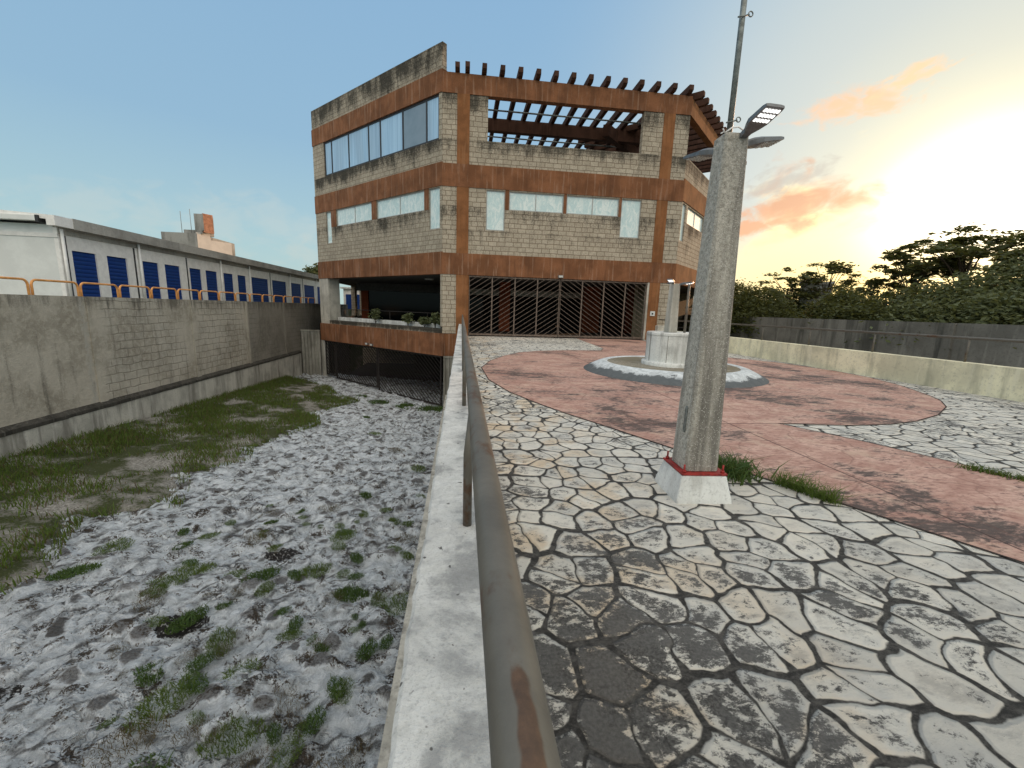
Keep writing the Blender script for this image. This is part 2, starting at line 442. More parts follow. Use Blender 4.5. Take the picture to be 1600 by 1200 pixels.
def mat_shutter():
    m, nt = newmat('blue_shutter')
    p = pos(nt); z = sep(nt, p)[2]
    s = math_(nt, 'ABSOLUTE', math_(nt, 'SINE', math_(nt, 'MULTIPLY', z, PI/0.17)))
    n = noise(nt, p, 3, 4)
    c = mixc(nt, smooth(nt, s, 0.0, 0.35), (0.004, 0.016, 0.085), (0.008, 0.045, 0.22))
    c = mixc(nt, smooth(nt, n, 0.4, 0.8, 0, 0.3), c, (0.02, 0.07, 0.2))
    finish(nt, c, 0.6, s, 0.6, 0.03, spec=0.2)
    return m
M['shutter'] = mat_shutter()
def mat_curtain():
    m, nt = newmat('window_curtain_pane')
    p = pos(nt)
    f = noise(nt, stretch(nt, p, (4.5, 4.5, 0.12)), 2.0, 3, 0.5)
    g = noise(nt, stretch(nt, p, (0.4, 0.4, 0.1)), 1.2, 2)
    c = mixc(nt, smooth(nt, f, 0.3, 0.7), (0.33, 0.54, 0.76), (0.42, 0.65, 0.87))
    c = mixc(nt, smooth(nt, g, 0.35, 0.65, 0, 0.35), c, (0.25, 0.33, 0.42))
    finish(nt, c, 0.6, None, spec=0.5, extra={'Coat Weight': 1.0, 'Coat Roughness': 0.03})
    return m
M['curtain'] = mat_curtain()
def mat_dkpane():
    m, nt = newmat('grey_glass')
    p = pos(nt)
    n = noise(nt, p, 0.8, 3)
    c = mixc(nt, n, (0.14, 0.20, 0.24), (0.22, 0.28, 0.33))
    finish(nt, c, 0.1, None, spec=0.8, extra={'Coat Weight': 1.0, 'Coat Roughness': 0.03})
    return m
M['greyglass'] = mat_dkpane()
def mat_paper():
    m, nt = newmat('papered_pane')
    p = pos(nt)
    n = noise(nt, stretch(nt, p, (1, 1, 0.5)), 3.0, 5, 0.7, 1.5)
    n2 = noise(nt, p, 7, 5, 0.75, 2.0)
    c = mixc(nt, smooth(nt, n, 0.35, 0.7), (0.60, 0.78, 0.79), (0.84, 0.94, 0.92))
    c = mixc(nt, smooth(nt, math_(nt, 'ABSOLUTE', math_(nt, 'SUBTRACT', n2, 0.5)), 0.0, 0.035, 0.5, 0.0), c, (0.30, 0.42, 0.47))
    finish(nt, c, 0.55, n2, 0.4, 0.02, spec=0.5, extra={'Coat Weight': 0.8, 'Coat Roughness': 0.06})
    return m
M['paper'] = mat_paper()
def mat_blackglass():
    m, nt = newmat('dark_glass')
    finish(nt, (0.008, 0.009, 0.009), 0.08, None, spec=0.12)
    return m
M['blackglass'] = mat_blackglass()
def mat_led():
    m, nt = newmat('led_panel')
    o = node(nt, 'ShaderNodeOutputMaterial')
    e = node(nt, 'ShaderNodeEmission', {'Color': (1.0, 0.98, 0.94, 1), 'Strength': 1.6})
    nt.links.new(e.outputs[0], o.inputs[0])
    return m
M['led'] = mat_led()
M['led_off'] = mat_plain('lamp_lens', (0.55, 0.55, 0.52), 0.25, 0.0, 0.1, spec=0.6)

def mat_plaza():
    m, nt = newmat('stamped_stone_paving')
    p = pos(nt)
    p2 = stretch(nt, p, (1, 1, 0))
    wv = vmath(nt, 'SCALE', vmath(nt, 'SUBTRACT', noisec(nt, p2, 1.9, 2), (0.5, 0.5, 0.5))); wv.node.inputs['Scale'].default_value = 0.26
    wv2 = vmath(nt, 'SCALE', vmath(nt, 'SUBTRACT', noisec(nt, p2, 7.0, 3), (0.5, 0.5, 0.5))); wv2.node.inputs['Scale'].default_value = 0.05
    q = vmath(nt, 'ADD', vmath(nt, 'ADD', p2, wv), wv2)
    SC = 3.95
    vd = node(nt, 'ShaderNodeTexVoronoi', {'Vector': q, 'Scale': SC, 'Randomness': 0.82}, feature='DISTANCE_TO_EDGE', voronoi_dimensions='2D').outputs['Distance']
    v1 = node(nt, 'ShaderNodeTexVoronoi', {'Vector': q, 'Scale': SC, 'Randomness': 0.82}, feature='F1', voronoi_dimensions='2D')
    cell = sep(nt, v1.outputs['Color'])[0]; cell2 = sep(nt, v1.outputs['Color'])[1]
    thr = math_(nt, 'ADD', 0.013, math_(nt, 'MULTIPLY', math_(nt, 'MAXIMUM', math_(nt, 'SUBTRACT', v1.outputs['Distance'], 0.36), 0), 0.17))
    e = math_(nt, 'SUBTRACT', vd, thr)
    stone = smooth(nt, math_(nt, 'ADD', e, math_(nt, 'MULTIPLY', math_(nt, 'SUBTRACT', noise(nt, p2, 9, 6, 0.75), 0.5), 0.035)), -0.014, 0.03)
    rimz = smooth(nt, e, 0.0, 0.26)
    big = noise(nt, p2, 0.42, 3, 0.5)
    mid = noise(nt, p2, 2.6, 5, 0.65)
    fine = noise(nt, stretch(nt, p2, (1, 1.6, 1), (0, 0, 0.6)), 12, 10, 0.84, 0.25)
    vf = noise(nt, p2, 60, 4, 0.7)
    # wear patch beside the parapet, close to the viewpoint
    dd = vmath(nt, 'LENGTH', vmath(nt, 'MULTIPLY', vmath(nt, 'SUBTRACT', p2, (0.75, 0.9, 0)), (1.0, 0.55, 0)))
    near = smooth(nt, dd, 0.1, 1.25, 0.26, -0.03)
    f = math_(nt, 'ADD', math_(nt, 'MULTIPLY', fine, 0.95), math_(nt, 'MULTIPLY', math_(nt, 'SUBTRACT', big, 0.5), 0.55))
    f = math_(nt, 'ADD', f, math_(nt, 'MULTIPLY', math_(nt, 'SUBTRACT', mid, 0.5), 0.50))
    f = math_(nt, 'ADD', f, math_(nt, 'MULTIPLY', math_(nt, 'SUBTRACT', cell, 0.5), 0.10))
    f = math_(nt, 'ADD', f, near)
    f = math_(nt, 'ADD', f, math_(nt, 'MULTIPLY', math_(nt, 'SUBTRACT', rimz, 0.8), 0.14))
    mould = smooth(nt, f, 0.50, 0.615, 0, 0.96)
    wh = mixc(nt, cell2, (0.66, 0.64, 0.575), (0.84, 0.81, 0.72))
    wh = mixc(nt, smooth(nt, mid, 0.35, 0.7, 0, 0.4), wh, (0.50, 0.52, 0.52))
    wh = mixc(nt, math_(nt, 'MULTIPLY', smooth(nt, noise(nt, p2, 2.1, 4), 0.45, 0.7, 0, 0.75), smooth(nt, sep(nt, p2)[0], 0.9, 2.2, 1.0, 0.12)), wh, (0.72, 0.57, 0.39))
    dk = mixc(nt, smooth(nt, vf, 0.25, 0.75), (0.030, 0.030, 0.029), (0.135, 0.132, 0.126))
    dk = mixc(nt, smooth(nt, mid, 0.4, 0.65, 0, 0.5), dk, (0.165, 0.163, 0.156))
    sm = noise(nt, stretch(nt, p2, (1, 2.3, 1), (0, 0, 0.7)), 3.6, 9, 0.74, 0.3)
    wh = mixc(nt, smooth(nt, math_(nt, 'ADD', sm, math_(nt, 'MULTIPLY', math_(nt, 'SUBTRACT', rimz, 0.7), 0.2)), 0.48, 0.78, 0, 0.42), wh, (0.25, 0.245, 0.235))
    c = mixc(nt, mould, wh, dk)
    gr = mixc(nt, smooth(nt, fine, 0.35, 0.7), (0.028, 0.027, 0.026), (0.12, 0.115, 0.105))
    c = mixc(nt, stone, gr, c)
    # bare grey strip of cement along the foot of the parapet
    x = sep(nt, p2)[0]
    strip = math_(nt, 'MULTIPLY', smooth(nt, math_(nt, 'ADD', x, math_(nt, 'MULTIPLY', mid, 0.12)), 0.40, 0.44, 1, 0), 1.0)
    c = mixc(nt, strip, c, mixc(nt, fine, (0.10, 0.10, 0.10), (0.26, 0.25, 0.24)))
    h = math_(nt, 'ADD', math_(nt, 'MULTIPLY', smooth(nt, e, -0.03, 0.09), 1.0), math_(nt, 'MULTIPLY', fine, 0.45))
    h = math_(nt, 'ADD', h, math_(nt, 'MULTIPLY', vf, 0.10))
    finish(nt, c, math_(nt, 'ADD', 0.62, math_(nt, 'MULTIPLY', fine, 0.3)), h, 0.9, 0.035, spec=0.3)
    return m
M['plaza'] = mat_plaza()
def mat_pink():
    m, nt = newmat('pink_stamped_concrete')
    p = pos(nt); p2 = stretch(nt, p, (1, 1, 0))
    big = noise(nt, p2, 0.55, 4, 0.55)
    mid = noise(nt, stretch(nt, p2, (1.0, 2.2, 1), (0, 0, 0.5)), 1.7, 7, 0.7, 0.4)
    fine = noise(nt, stretch(nt, p2, (1, 2.2, 1), (0, 0, -0.5)), 10, 8, 0.75, 0.5)
    c = mixc(nt, smooth(nt, mid, 0.3, 0.7), (0.43, 0.25, 0.20), (0.61, 0.40, 0.325))
    c = mixc(nt, smooth(nt, fine, 0.42, 0.72, 0, 0.55), c, (0.20, 0.085, 0.066))
    c = mixc(nt, smooth(nt, noise(nt, p2, 2.4, 5, 0.7), 0.50, 0.8, 0, 0.6), c, (0.60, 0.44, 0.34))
    f = math_(nt, 'ADD', math_(nt, 'MULTIPLY', mid, 0.8), math_(nt, 'MULTIPLY', math_(nt, 'SUBTRACT', big, 0.5), 0.9))
    f = math_(nt, 'ADD', f, math_(nt, 'MULTIPLY', math_(nt, 'SUBTRACT', fine, 0.5), 0.55))
    mould = smooth(nt, f, 0.38, 0.68, 0, 0.88)
    c = mixc(nt, mould, c, (0.045, 0.040, 0.040))
    # faint stamped slate outline
    wv = vmath(nt, 'SCALE', vmath(nt, 'SUBTRACT', noisec(nt, p2, 2.0, 3), (0.5, 0.5, 0.5))); wv.node.inputs['Scale'].default_value = 0.3
    vd = node(nt, 'ShaderNodeTexVoronoi', {'Vector': vmath(nt, 'ADD', p2, wv), 'Scale': 1.5}, feature='DISTANCE_TO_EDGE', voronoi_dimensions='2D').outputs['Distance']
    ln = smooth(nt, vd, 0.0, 0.03, 0.40, 0.0)
    c = mixc(nt, ln, c, (0.14, 0.065, 0.052))
    # cut joints
    s = sep(nt, p2)
    j1 = math_(nt, 'ABSOLUTE', math_(nt, 'SUBTRACT', s[0], 4.03))
    j2 = math_(nt, 'ABSOLUTE', math_(nt, 'SUBTRACT', s[1], 5.62))
    j3 = math_(nt, 'ABSOLUTE', math_(nt, 'SUBTRACT', s[1], 9.7))
    j = smooth(nt, math_(nt, 'MINIMUM', math_(nt, 'MINIMUM', j1, j2), j3), 0.006, 0.014, 0.85, 0)
    c = mixc(nt, j, c, (0.05, 0.03, 0.027))
    h = math_(nt, 'SUBTRACT', math_(nt, 'ADD', math_(nt, 'MULTIPLY', fine, 0.7), math_(nt, 'MULTIPLY', mid, 0.5)), math_(nt, 'ADD', j, math_(nt, 'MULTIPLY', ln, 0.6)))
    finish(nt, c, 0.72, h, 0.6, 0.015, spec=0.3)
    return m
M['pink'] = mat_pink()
def mat_ramp():
    m, nt = newmat('rubble_stone_paving')
    p = pos(nt); p2 = stretch(nt, p, (1, 1, 0))
    at = node(nt, 'ShaderNodeAttribute', attribute_name='stone').outputs
    e = sep(nt, at['Color'])[0]; cid = sep(nt, at['Color'])[1]
    n1 = noise(nt, p2, 1.0, 5, 0.6)
    n2 = noise(nt, p2, 6.5, 8, 0.75, 0.8)
    n3 = noise(nt, p2, 30, 5, 0.7)
    n4 = noise(nt, p2, 3.2, 6, 0.7, 0.5)
    mort = mixc(nt, smooth(nt, n2, 0.3, 0.7), (0.55, 0.60, 0.64), (0.84, 0.89, 0.93))
    stone = mixc(nt, cid, (0.085, 0.085, 0.085), (0.30, 0.305, 0.31))
    stone = mixc(nt, smooth(nt, n3, 0.35, 0.7, 0, 0.6), stone, (0.08, 0.075, 0.07))
    # whitewash mortar stands between worn grey stones
    f = math_(nt, 'ADD', e, math_(nt, 'MULTIPLY', math_(nt, 'SUBTRACT', n2, 0.5), 0.75))
    f = math_(nt, 'ADD', f, math_(nt, 'MULTIPLY', math_(nt, 'SUBTRACT', n1, 0.5), 0.55))
    f = math_(nt, 'ADD', f, math_(nt, 'MULTIPLY', math_(nt, 'SUBTRACT', cid, 0.5), 0.6))
    worn = smooth(nt, f, 0.36, 0.78)
    c = mixc(nt, worn, mort, stone)
    # broken rubble: small dark joints in patches
    q2 = vmath(nt, 'ADD', p2, noisec(nt, p2, 5.0, 4)); q2 = stretch(nt, q2, (0.8, 1.2, 1), (0, 0, 0.4))
    vs = node(nt, 'ShaderNodeTexVoronoi', {'Vector': q2, 'Scale': 4.0}, feature='DISTANCE_TO_EDGE', voronoi_dimensions='2D').outputs['Distance']
    gate = smooth(nt, noise(nt, p2, 1.6, 5, 0.65), 0.46, 0.80)
    c = mixc(nt, math_(nt, 'MULTIPLY', smooth(nt, vs, 0.0, 0.16, 1, 0), gate), c, (0.05, 0.045, 0.04))
    gate2 = smooth(nt, noise(nt, p2, 0.9, 6, 0.7), 0.36, 0.62)
    ee = math_(nt, 'ADD', e, math_(nt, 'MULTIPLY', math_(nt, 'SUBTRACT', n3, 0.5), 0.22))
    c = mixc(nt, math_(nt, 'MULTIPLY', smooth(nt, ee, 0.03, 0.22, 0.85, 0), gate2), c, (0.045, 0.042, 0.038))
    # cracks and pockets full of dark soil
    g = math_(nt, 'ADD', math_(nt, 'MULTIPLY', n4, 0.8), math_(nt, 'MULTIPLY', math_(nt, 'SUBTRACT', n3, 0.5), 0.5))
    c = mixc(nt, smooth(nt, g, 0.48, 0.57, 0, 0.97), c, mixc(nt, n3, (0.025, 0.02, 0.016), (0.12, 0.095, 0.07)))
    # pits with loose black pebbles
    vp = node(nt, 'ShaderNodeTexVoronoi', {'Vector': p2, 'Scale': 14.0}, feature='DISTANCE_TO_EDGE', voronoi_dimensions='2D').outputs['Distance']
    for (cx, cy, rx, ry) in ((-5.95, 4.95, 0.5, 0.28), (-4.28, 6.2, 0.36, 0.24), (-3.6, 8.2, 0.34, 0.2)):
        d = vmath(nt, 'LENGTH', vmath(nt, 'MULTIPLY', vmath(nt, 'SUBTRACT', p2, (cx, cy, 0)), (1/rx, 1/ry, 0)))
        d = math_(nt, 'ADD', d, math_(nt, 'MULTIPLY', math_(nt, 'SUBTRACT', n4, 0.5), 1.6))
        k = smooth(nt, d, 0.85, 1.0, 1, 0)
        c = mixc(nt, k, c, mixc(nt, smooth(nt, noise(nt, p2, 24, 3, 0.6), 0.62, 0.72), (0.03, 0.028, 0.027), (0.5, 0.5, 0.49)))
    h = math_(nt, 'ADD', math_(nt, 'MULTIPLY', n2, 1.0), math_(nt, 'MULTIPLY', n3, 0.35))
    h = math_(nt, 'ADD', h, math_(nt, 'MULTIPLY', smooth(nt, vs, 0.0, 0.15), math_(nt, 'MULTIPLY', gate, 1.2)))
    h = math_(nt, 'SUBTRACT', h, math_(nt, 'MULTIPLY', worn, 0.4))
    finish(nt, c, 0.85, h, 1.0, 0.08, spec=0.25)
    return m
M['ramp'] = mat_ramp()
def mat_soil(name, a, b, gmix, bstr=0.6):
    m, nt = newmat(name)
    p = pos(nt)
    n1 = noise(nt, p, 0.8, 5, 0.6); n2 = noise(nt, p, 18, 6, 0.75)
    peb = node(nt, 'ShaderNodeTexVoronoi', {'Vector': p, 'Scale': 26.0}).outputs['Distance']
    c = mixc(nt, smooth(nt, n2, 0.35, 0.7), a, b)
    c = mixc(nt, smooth(nt, math_(nt, 'ADD', n1, math_(nt, 'MULTIPLY', math_(nt, 'SUBTRACT', n2, 0.5), 0.5)), 0.42, 0.6), c, gmix)
    finish(nt, c, 0.95, math_(nt, 'SUBTRACT', n2, peb), bstr, 0.03, spec=0.1)
    return m
M['verge'] = mat_soil('gravel_soil', (0.16, 0.15, 0.13), (0.38, 0.37, 0.34), (0.055, 0.065, 0.028))
M['terrain'] = mat_soil('terrain_soil', (0.12, 0.11, 0.08), (0.2, 0.18, 0.14), (0.05, 0.07, 0.03))
def mat_leaf(name, a, b, tr=0.35, rough=0.55):
    m, nt = newmat(name)
    p = pos(nt)
    rnd = node(nt, 'ShaderNodeNewGeometry').outputs['Random Per Island']
    n = noise(nt, p, 0.7, 3)
    f = math_(nt, 'ADD', math_(nt, 'MULTIPLY', rnd, 0.6), math_(nt, 'MULTIPLY', n, 0.5), 0, True)
    c = mixc(nt, f, a, b)
    d = node(nt, 'ShaderNodeBsdfPrincipled', {'Base Color': c, 'Roughness': rough, 'Specular IOR Level': 0.25})
    t = node(nt, 'ShaderNodeBsdfTranslucent', {'Color': mixc(nt, 0.5, c, (0.26, 0.24, 0.04))})
    mx = node(nt, 'ShaderNodeMixShader', {0: tr, 1: d.outputs[0], 2: t.outputs[0]})
    o = node(nt, 'ShaderNodeOutputMaterial')
    nt.links.new(mx.outputs[0], o.inputs[0])
    return m
M['leaf'] = mat_leaf('tree_leaf', (0.045, 0.056, 0.022), (0.10, 0.115, 0.042))
M['leaf2'] = mat_leaf('bush_leaf', (0.075, 0.095, 0.045), (0.17, 0.195, 0.095))
M['grass'] = mat_leaf('grass_blade', (0.055, 0.108, 0.018), (0.130, 0.195, 0.040), 0.3, 0.6)
M['grass_dry'] = mat_leaf('dry_blade', (0.07, 0.055, 0.03), (0.16, 0.125, 0.07), 0.25, 0.7)
M['weed'] = mat_leaf('weed_leaf', (0.035, 0.075, 0.018), (0.085, 0.15, 0.04), 0.25, 0.5)

def mat_parapet():
    m, nt = newmat('limewashed_concrete')
    p = pos(nt)
    n1 = noise(nt, p, 3.2, 6, 0.68, 0.5); n2 = noise(nt, p, 16, 8, 0.75); n3 = noise(nt, p, 120, 3, 0.7); n0 = noise(nt, stretch(nt, p, (0.2, 0.5, 0.3)), 1.2, 3)
    c = mixc(nt, smooth(nt, n2, 0.3, 0.7), (0.56, 0.56, 0.53), (0.74, 0.74, 0.71))
    x = sep(nt, p)[0]
    f = math_(nt, 'ADD', n1, math_(nt, 'MULTIPLY', smooth(nt, x, -0.11, 0.04), 0.17))
    f = math_(nt, 'ADD', f, math_(nt, 'MULTIPLY', math_(nt, 'SUBTRACT', n0, 0.5), 0.3))
    c = mixc(nt, smooth(nt, math_(nt, 'ADD', f, math_(nt, 'MULTIPLY', math_(nt, 'SUBTRACT', n2, 0.5), 0.85)), 0.42, 0.90, 0, 0.9), c, mixc(nt, n2, (0.16, 0.165, 0.165), (0.38, 0.38, 0.37)))
    c = mixc(nt, smooth(nt, noise(nt, p, 26, 2, 0.5), 0.84, 0.92, 0, 0.85), c, (0.06, 0.055, 0.05))
    c = mixc(nt, smooth(nt, n3, 0.55, 0.8, 0, 0.3), c, (0.2, 0.2, 0.19))
    finish(nt, c, 0.9, math_(nt, 'ADD', n2, math_(nt, 'MULTIPLY', n3, 0.35)), 0.6, 0.012, spec=0.2)
    return m
M['parapet'] = mat_parapet()
def mat_rail():
    m, nt = newmat('weathered_pipe')
    p = pos(nt)
    n = noise(nt, p, 7, 6, 0.7); n2 = noise(nt, p, 45, 5, 0.7)
    r = noise(nt, stretch(nt, p, (1, 0.5, 1)), 5.5, 5, 0.7)
    c = mixc(nt, n, (0.105, 0.096, 0.080), (0.185, 0.168, 0.138))
    s_ = sep(nt, p)
    near = math_(nt, 'MULTIPLY', smooth(nt, math_(nt, 'ADD', s_[1], math_(nt, 'MULTIPLY', n, 0.1)), 0.40, 0.48, 0.36, 0), smooth(nt, math_(nt, 'ABSOLUTE', math_(nt, 'SUBTRACT', s_[0], 0.062)), 0.004, 0.016, 1, 0))
    r = math_(nt, 'ADD', r, near)
    c = mixc(nt, smooth(nt, r, 0.58, 0.76, 0, 0.85), c, mixc(nt, n2, (0.055, 0.030, 0.018), (0.16, 0.082, 0.042)))
    finish(nt, c, 0.5, n2, 0.12, 0.004, metal=0.25, spec=0.4)
    return m
M['rail'] = mat_rail()
def mat_post():
    m, nt = newmat('exposed_aggregate')
    p = pos(nt)
    n = noise(nt, p, 4, 4); n2 = noise(nt, p, 30, 6, 0.8)
    st = noise(nt, stretch(nt, p, (7, 7, 0.35)), 1.0, 4, 0.6)
    sp = node(nt, 'ShaderNodeTexVoronoi', {'Vector': p, 'Scale': 95.0}); sd = sp.outputs['Distance']; sc = sep(nt, sp.outputs['Color'])[0]
    c = mixc(nt, smooth(nt, n2, 0.15, 0.85), (0.24, 0.225, 0.19), (0.62, 0.59, 0.52))
    c = mixc(nt, smooth(nt, math_(nt, 'ADD', st, math_(nt, 'MULTIPLY', math_(nt, 'SUBTRACT', n2, 0.5), 0.3)), 0.48, 0.82, 0, 0.7), c, (0.085, 0.08, 0.07))
    k = math_(nt, 'MULTIPLY', smooth(nt, sd, 0.25, 0.40, 1, 0), math_(nt, 'GREATER_THAN', sc, 0.66))
    c = mixc(nt, math_(nt, 'MULTIPLY', k, 0.75), c, (0.68, 0.66, 0.62))
    k2 = math_(nt, 'MULTIPLY', smooth(nt, sd, 0.25, 0.40, 1, 0), math_(nt, 'LESS_THAN', sc, 0.22))
    c = mixc(nt, math_(nt, 'MULTIPLY', k2, 0.6), c, (0.07, 0.07, 0.068))
    finish(nt, c, 0.85, math_(nt, 'SUBTRACT', n2, math_(nt, 'MULTIPLY', sd, 0.6)), 0.6, 0.01, spec=0.25)
    return m
M['post'] = mat_post()
def mat_retain():
    """old rendered block wall: blocks ghost through the plaster in bays between flat concrete posts"""
    m, nt = newmat('old_retaining_wall')
    p = pos(nt); u = uv(nt); s = sep(nt, p); y, z = s[1], s[2]
    wv = vmath(nt, 'SCALE', vmath(nt, 'SUBTRACT', noisec(nt, p, 1.5, 3), (0.5, 0.5, 0.5))); wv.node.inputs['Scale'].default_value = 0.15
    br = node(nt, 'ShaderNodeTexBrick', {'Vector': vmath(nt, 'ADD', u, wv), 'Color1': (0, 0, 0, 1), 'Color2': (1, 1, 1, 1), 'Mortar': (0, 0, 0, 1), 'Scale': 1.0, 'Mortar Size': 0.022, 'Mortar Smooth': 0.8, 'Brick Width': 0.6, 'Row Height': 0.29}, squash=0.8, squash_frequency=3)
    mf = br.outputs['Fac']
    n1 = noise(nt, p, 0.55, 5, 0.6); n2 = noise(nt, p, 5, 7, 0.7); n3 = noise(nt, p, 28, 5, 0.7)
    st = noise(nt, stretch(nt, p, (3, 3, 0.3)), 1.1, 5, 0.65)
    c = mixc(nt, smooth(nt, n1, 0.3, 0.7), (0.335, 0.30, 0.24), (0.52, 0.475, 0.395))
    c = mixc(nt, smooth(nt, n2, 0.4, 0.7, 0, 0.5), c, (0.58, 0.53, 0.44))
    vis = math_(nt, 'MULTIPLY', smooth(nt, y, 15.6, 16.0), smooth(nt, noise(nt, p, 0.35, 2), 0.33, 0.5))
    vis = math_(nt, 'MULTIPLY', vis, smooth(nt, math_(nt, 'ABSOLUTE', math_(nt, 'SUBTRACT', math_(nt, 'FRACT', math_(nt, 'DIVIDE', y, 5.2)), 0.5)), 0.42, 0.47, 1, 0))
    c = mixc(nt, math_(nt, 'MULTIPLY', math_(nt, 'MULTIPLY', mf, vis), 0.55), c, (0.15, 0.135, 0.105))
    c = mixc(nt, math_(nt, 'MULTIPLY', math_(nt, 'MULTIPLY', br.outputs['Color'], vis), 0.25), c, (0.50, 0.48, 0.43))
    # a patch of pale mortar ending in a ragged edge
    ed = math_(nt, 'ADD', y, math_(nt, 'MULTIPLY', math_(nt, 'SUBTRACT', n2, 0.5), 0.5))
    line = smooth(nt, math_(nt, 'ABSOLUTE', math_(nt, 'SUBTRACT', ed, 15.45)), 0.03, 0.12, 0.6, 0)
    c = mixc(nt, line, c, (0.45, 0.43, 0.38))
    # a dark repaired bay further along
    bay = math_(nt, 'MULTIPLY', smooth(nt, y, 26.0, 26.3), 0.55)
    c = mixc(nt, bay, c, (0.11, 0.108, 0.098))
    f = math_(nt, 'ADD', st, math_(nt, 'MULTIPLY', smooth(nt, z, 0.9, 1.5), 0.30))
    c = mixc(nt, smooth(nt, math_(nt, 'ADD', f, math_(nt, 'MULTIPLY', math_(nt, 'SUBTRACT', n3, 0.5), 0.3)), 0.58, 1.0, 0, 0.6), c, (0.055, 0.05, 0.042))
    h = math_(nt, 'SUBTRACT', math_(nt, 'ADD', n2, math_(nt, 'MULTIPLY', n3, 0.5)), math_(nt, 'MULTIPLY', math_(nt, 'MULTIPLY', mf, vis), 0.7))
    finish(nt, c, 0.92, h, 0.6, 0.04, spec=0.15)
    return m
M['retain'] = mat_retain()
M['retain_foot'] = mat_conc('retaining_foot', (0.48, 0.465, 0.41), (0.64, 0.62, 0.56), (0.14, 0.13, 0.11), 1.1, 0.9, 0.5, 0.52, dk=0.55)
M['retain_ledge'] = mat_conc('mouldy_ledge', (0.07, 0.065, 0.055), (0.16, 0.15, 0.13), (0.03, 0.028, 0.024), 1.0, 2.0, 0.6)
def mat_skirt():
    m, nt = newmat('skirt_cement')
    p = pos(nt); s = sep(nt, p)
    n = noise(nt, p, 5, 7, 0.7, 0.6); n2 = noise(nt, p, 1.4, 4)
    r = vmath(nt, 'LENGTH', vmath(nt, 'MULTIPLY', vmath(nt, 'SUBTRACT', p, (5.85, 10.95, 0)), (1, 1, 0)))
    c = mixc(nt, smooth(nt, n, 0.3, 0.7), (0.46, 0.49, 0.50), (0.70, 0.74, 0.75))
    # mould creeping up from the foot of the skirt
    f = math_(nt, 'ADD', smooth(nt, r, 1.95, 2.40), math_(nt, 'MULTIPLY', math_(nt, 'SUBTRACT', n, 0.5), 1.0))
    f = math_(nt, 'ADD', f, math_(nt, 'MULTIPLY', math_(nt, 'SUBTRACT', n2, 0.5), 0.8))
    c = mixc(nt, smooth(nt, f, 0.35, 0.62, 0, 0.92), c, (0.075, 0.085, 0.09))
    finish(nt, c, 0.85, n, 0.5, 0.03, spec=0.2)
    return m
M['skirt'] = mat_skirt()
M['dish'] = mat_soil('gravel_fill', (0.22, 0.2, 0.16), (0.42, 0.39, 0.32), (0.24, 0.21, 0.15))

# ================================================================== SETTING
RA, RBX, RCY = -3.36, -0.070, -0.041
def rz(x, y): return RA + RBX*x + RCY*y

mb = MB()
mb.box(W0, -1500, 1500, -1500, 1500, -6.6, -6.0)
tag(mb.build('ground', M['terrain'], loc=(0, 0, -6)), 'wide low ground under everything', 'ground', kind='structure')
mb = MB(); mb.box(W0, -400, -12.95, -60, 400, -6.05, 1.0)
tag(mb.build('terrain', M['terrain'], loc=(-60, 20, 1)), 'raised ground behind the retaining wall', 'terrain', kind='structure')
mb = MB(); mb.box(W0, 19.3, 500, -60, 500, -6.02, 0.45)
tag(mb.build('terrain', M['terrain'], loc=(60, 20, 0.4)), 'raised ground beyond the far boundary wall', 'terrain', kind='structure')
mb = MB(); mb.box(W0, -12.95, 19.3, 48.2, 400, -6.03, 0.2)
tag(mb.build('terrain', M['terrain'], loc=(0, 60, 0.2)), 'raised ground behind the building', 'terrain', kind='structure')
mb = MB(); mb.box(W0, 12.12, 19.0, -10, 36, -6.0, -3.0)
tag(mb.build('road', M['verge'], loc=(15, 5, -3)), 'lower drive on the far side of the cream wall', 'road', kind='structure')

# plaza block
mb = MB(); mb.box(W0, 0.10, 11.9, -7, 24.46, -5.9, 0.0)
tag(mb.build('plaza', M['plaza'], loc=(6, 8, 0)), 'forecourt of stamped pale stones with black mould', 'plaza', kind='structure')
pink = [(6.3, -2.6), (9.0, -2.6), (5.9, 3.4), (5.7, 4.0), (5.38, 4.73), (4.85, 5.62), (6.0, 5.5), (6.74, 5.56), (7.45, 5.75), (8.37, 6.15), (9.34, 6.76), (9.95, 7.32), (10.4, 7.92), (11.1, 9.1), (11.6, 10.37), (11.75, 11.66), (11.45, 13.57), (10.6, 15.05), (9.7, 16.0), (9.6, 17.5), (10.95, 24.4), (6.9, 24.4), (6.35, 18.0), (5.9, 17.0), (4.4, 16.85), (3.02, 16.29), (2.19, 15.55), (1.51, 14.33), (0.92, 12.94), (0.56, 11.3), (0.63, 9.35), (0.94, 7.96), (1.35, 6.9), (1.69, 6.18), (1.95, 5.70), (2.95, 3.78), (3.83, 2.13)]
mb = MB(); mb.quad([(x, y, 0.006) for x, y in pink], pink)
tag(mb.build('path', M['pink'], loc=(6, 8, 0.006)), 'pink stamped concrete path and circle round the lamp drum', 'path', kind='structure')
edge = MB()
loop = pink[3:20] + pink[22:]
for chain in (pink[0:1]+list(reversed(pink[22:])), pink[1:21]):
    for a, b in zip(chain[:-1], chain[1:]):
        n = Vector((-(b[1]-a[1]), b[0]-a[0], 0)).normalized()*0.011
        A = Vector((a[0], a[1], 0.0095)); B = Vector((b[0], b[1], 0.0095))
        edge.quad([A-n, B-n, B+n, A+n])
m_, nt = newmat('joint'); finish(nt, (0.05, 0.035, 0.03), 0.9)
tag(edge.build('path_edging', m_, loc=(3, 6, 0.0095)), 'thin dark joint round the pink paving', 'path', kind='structure')

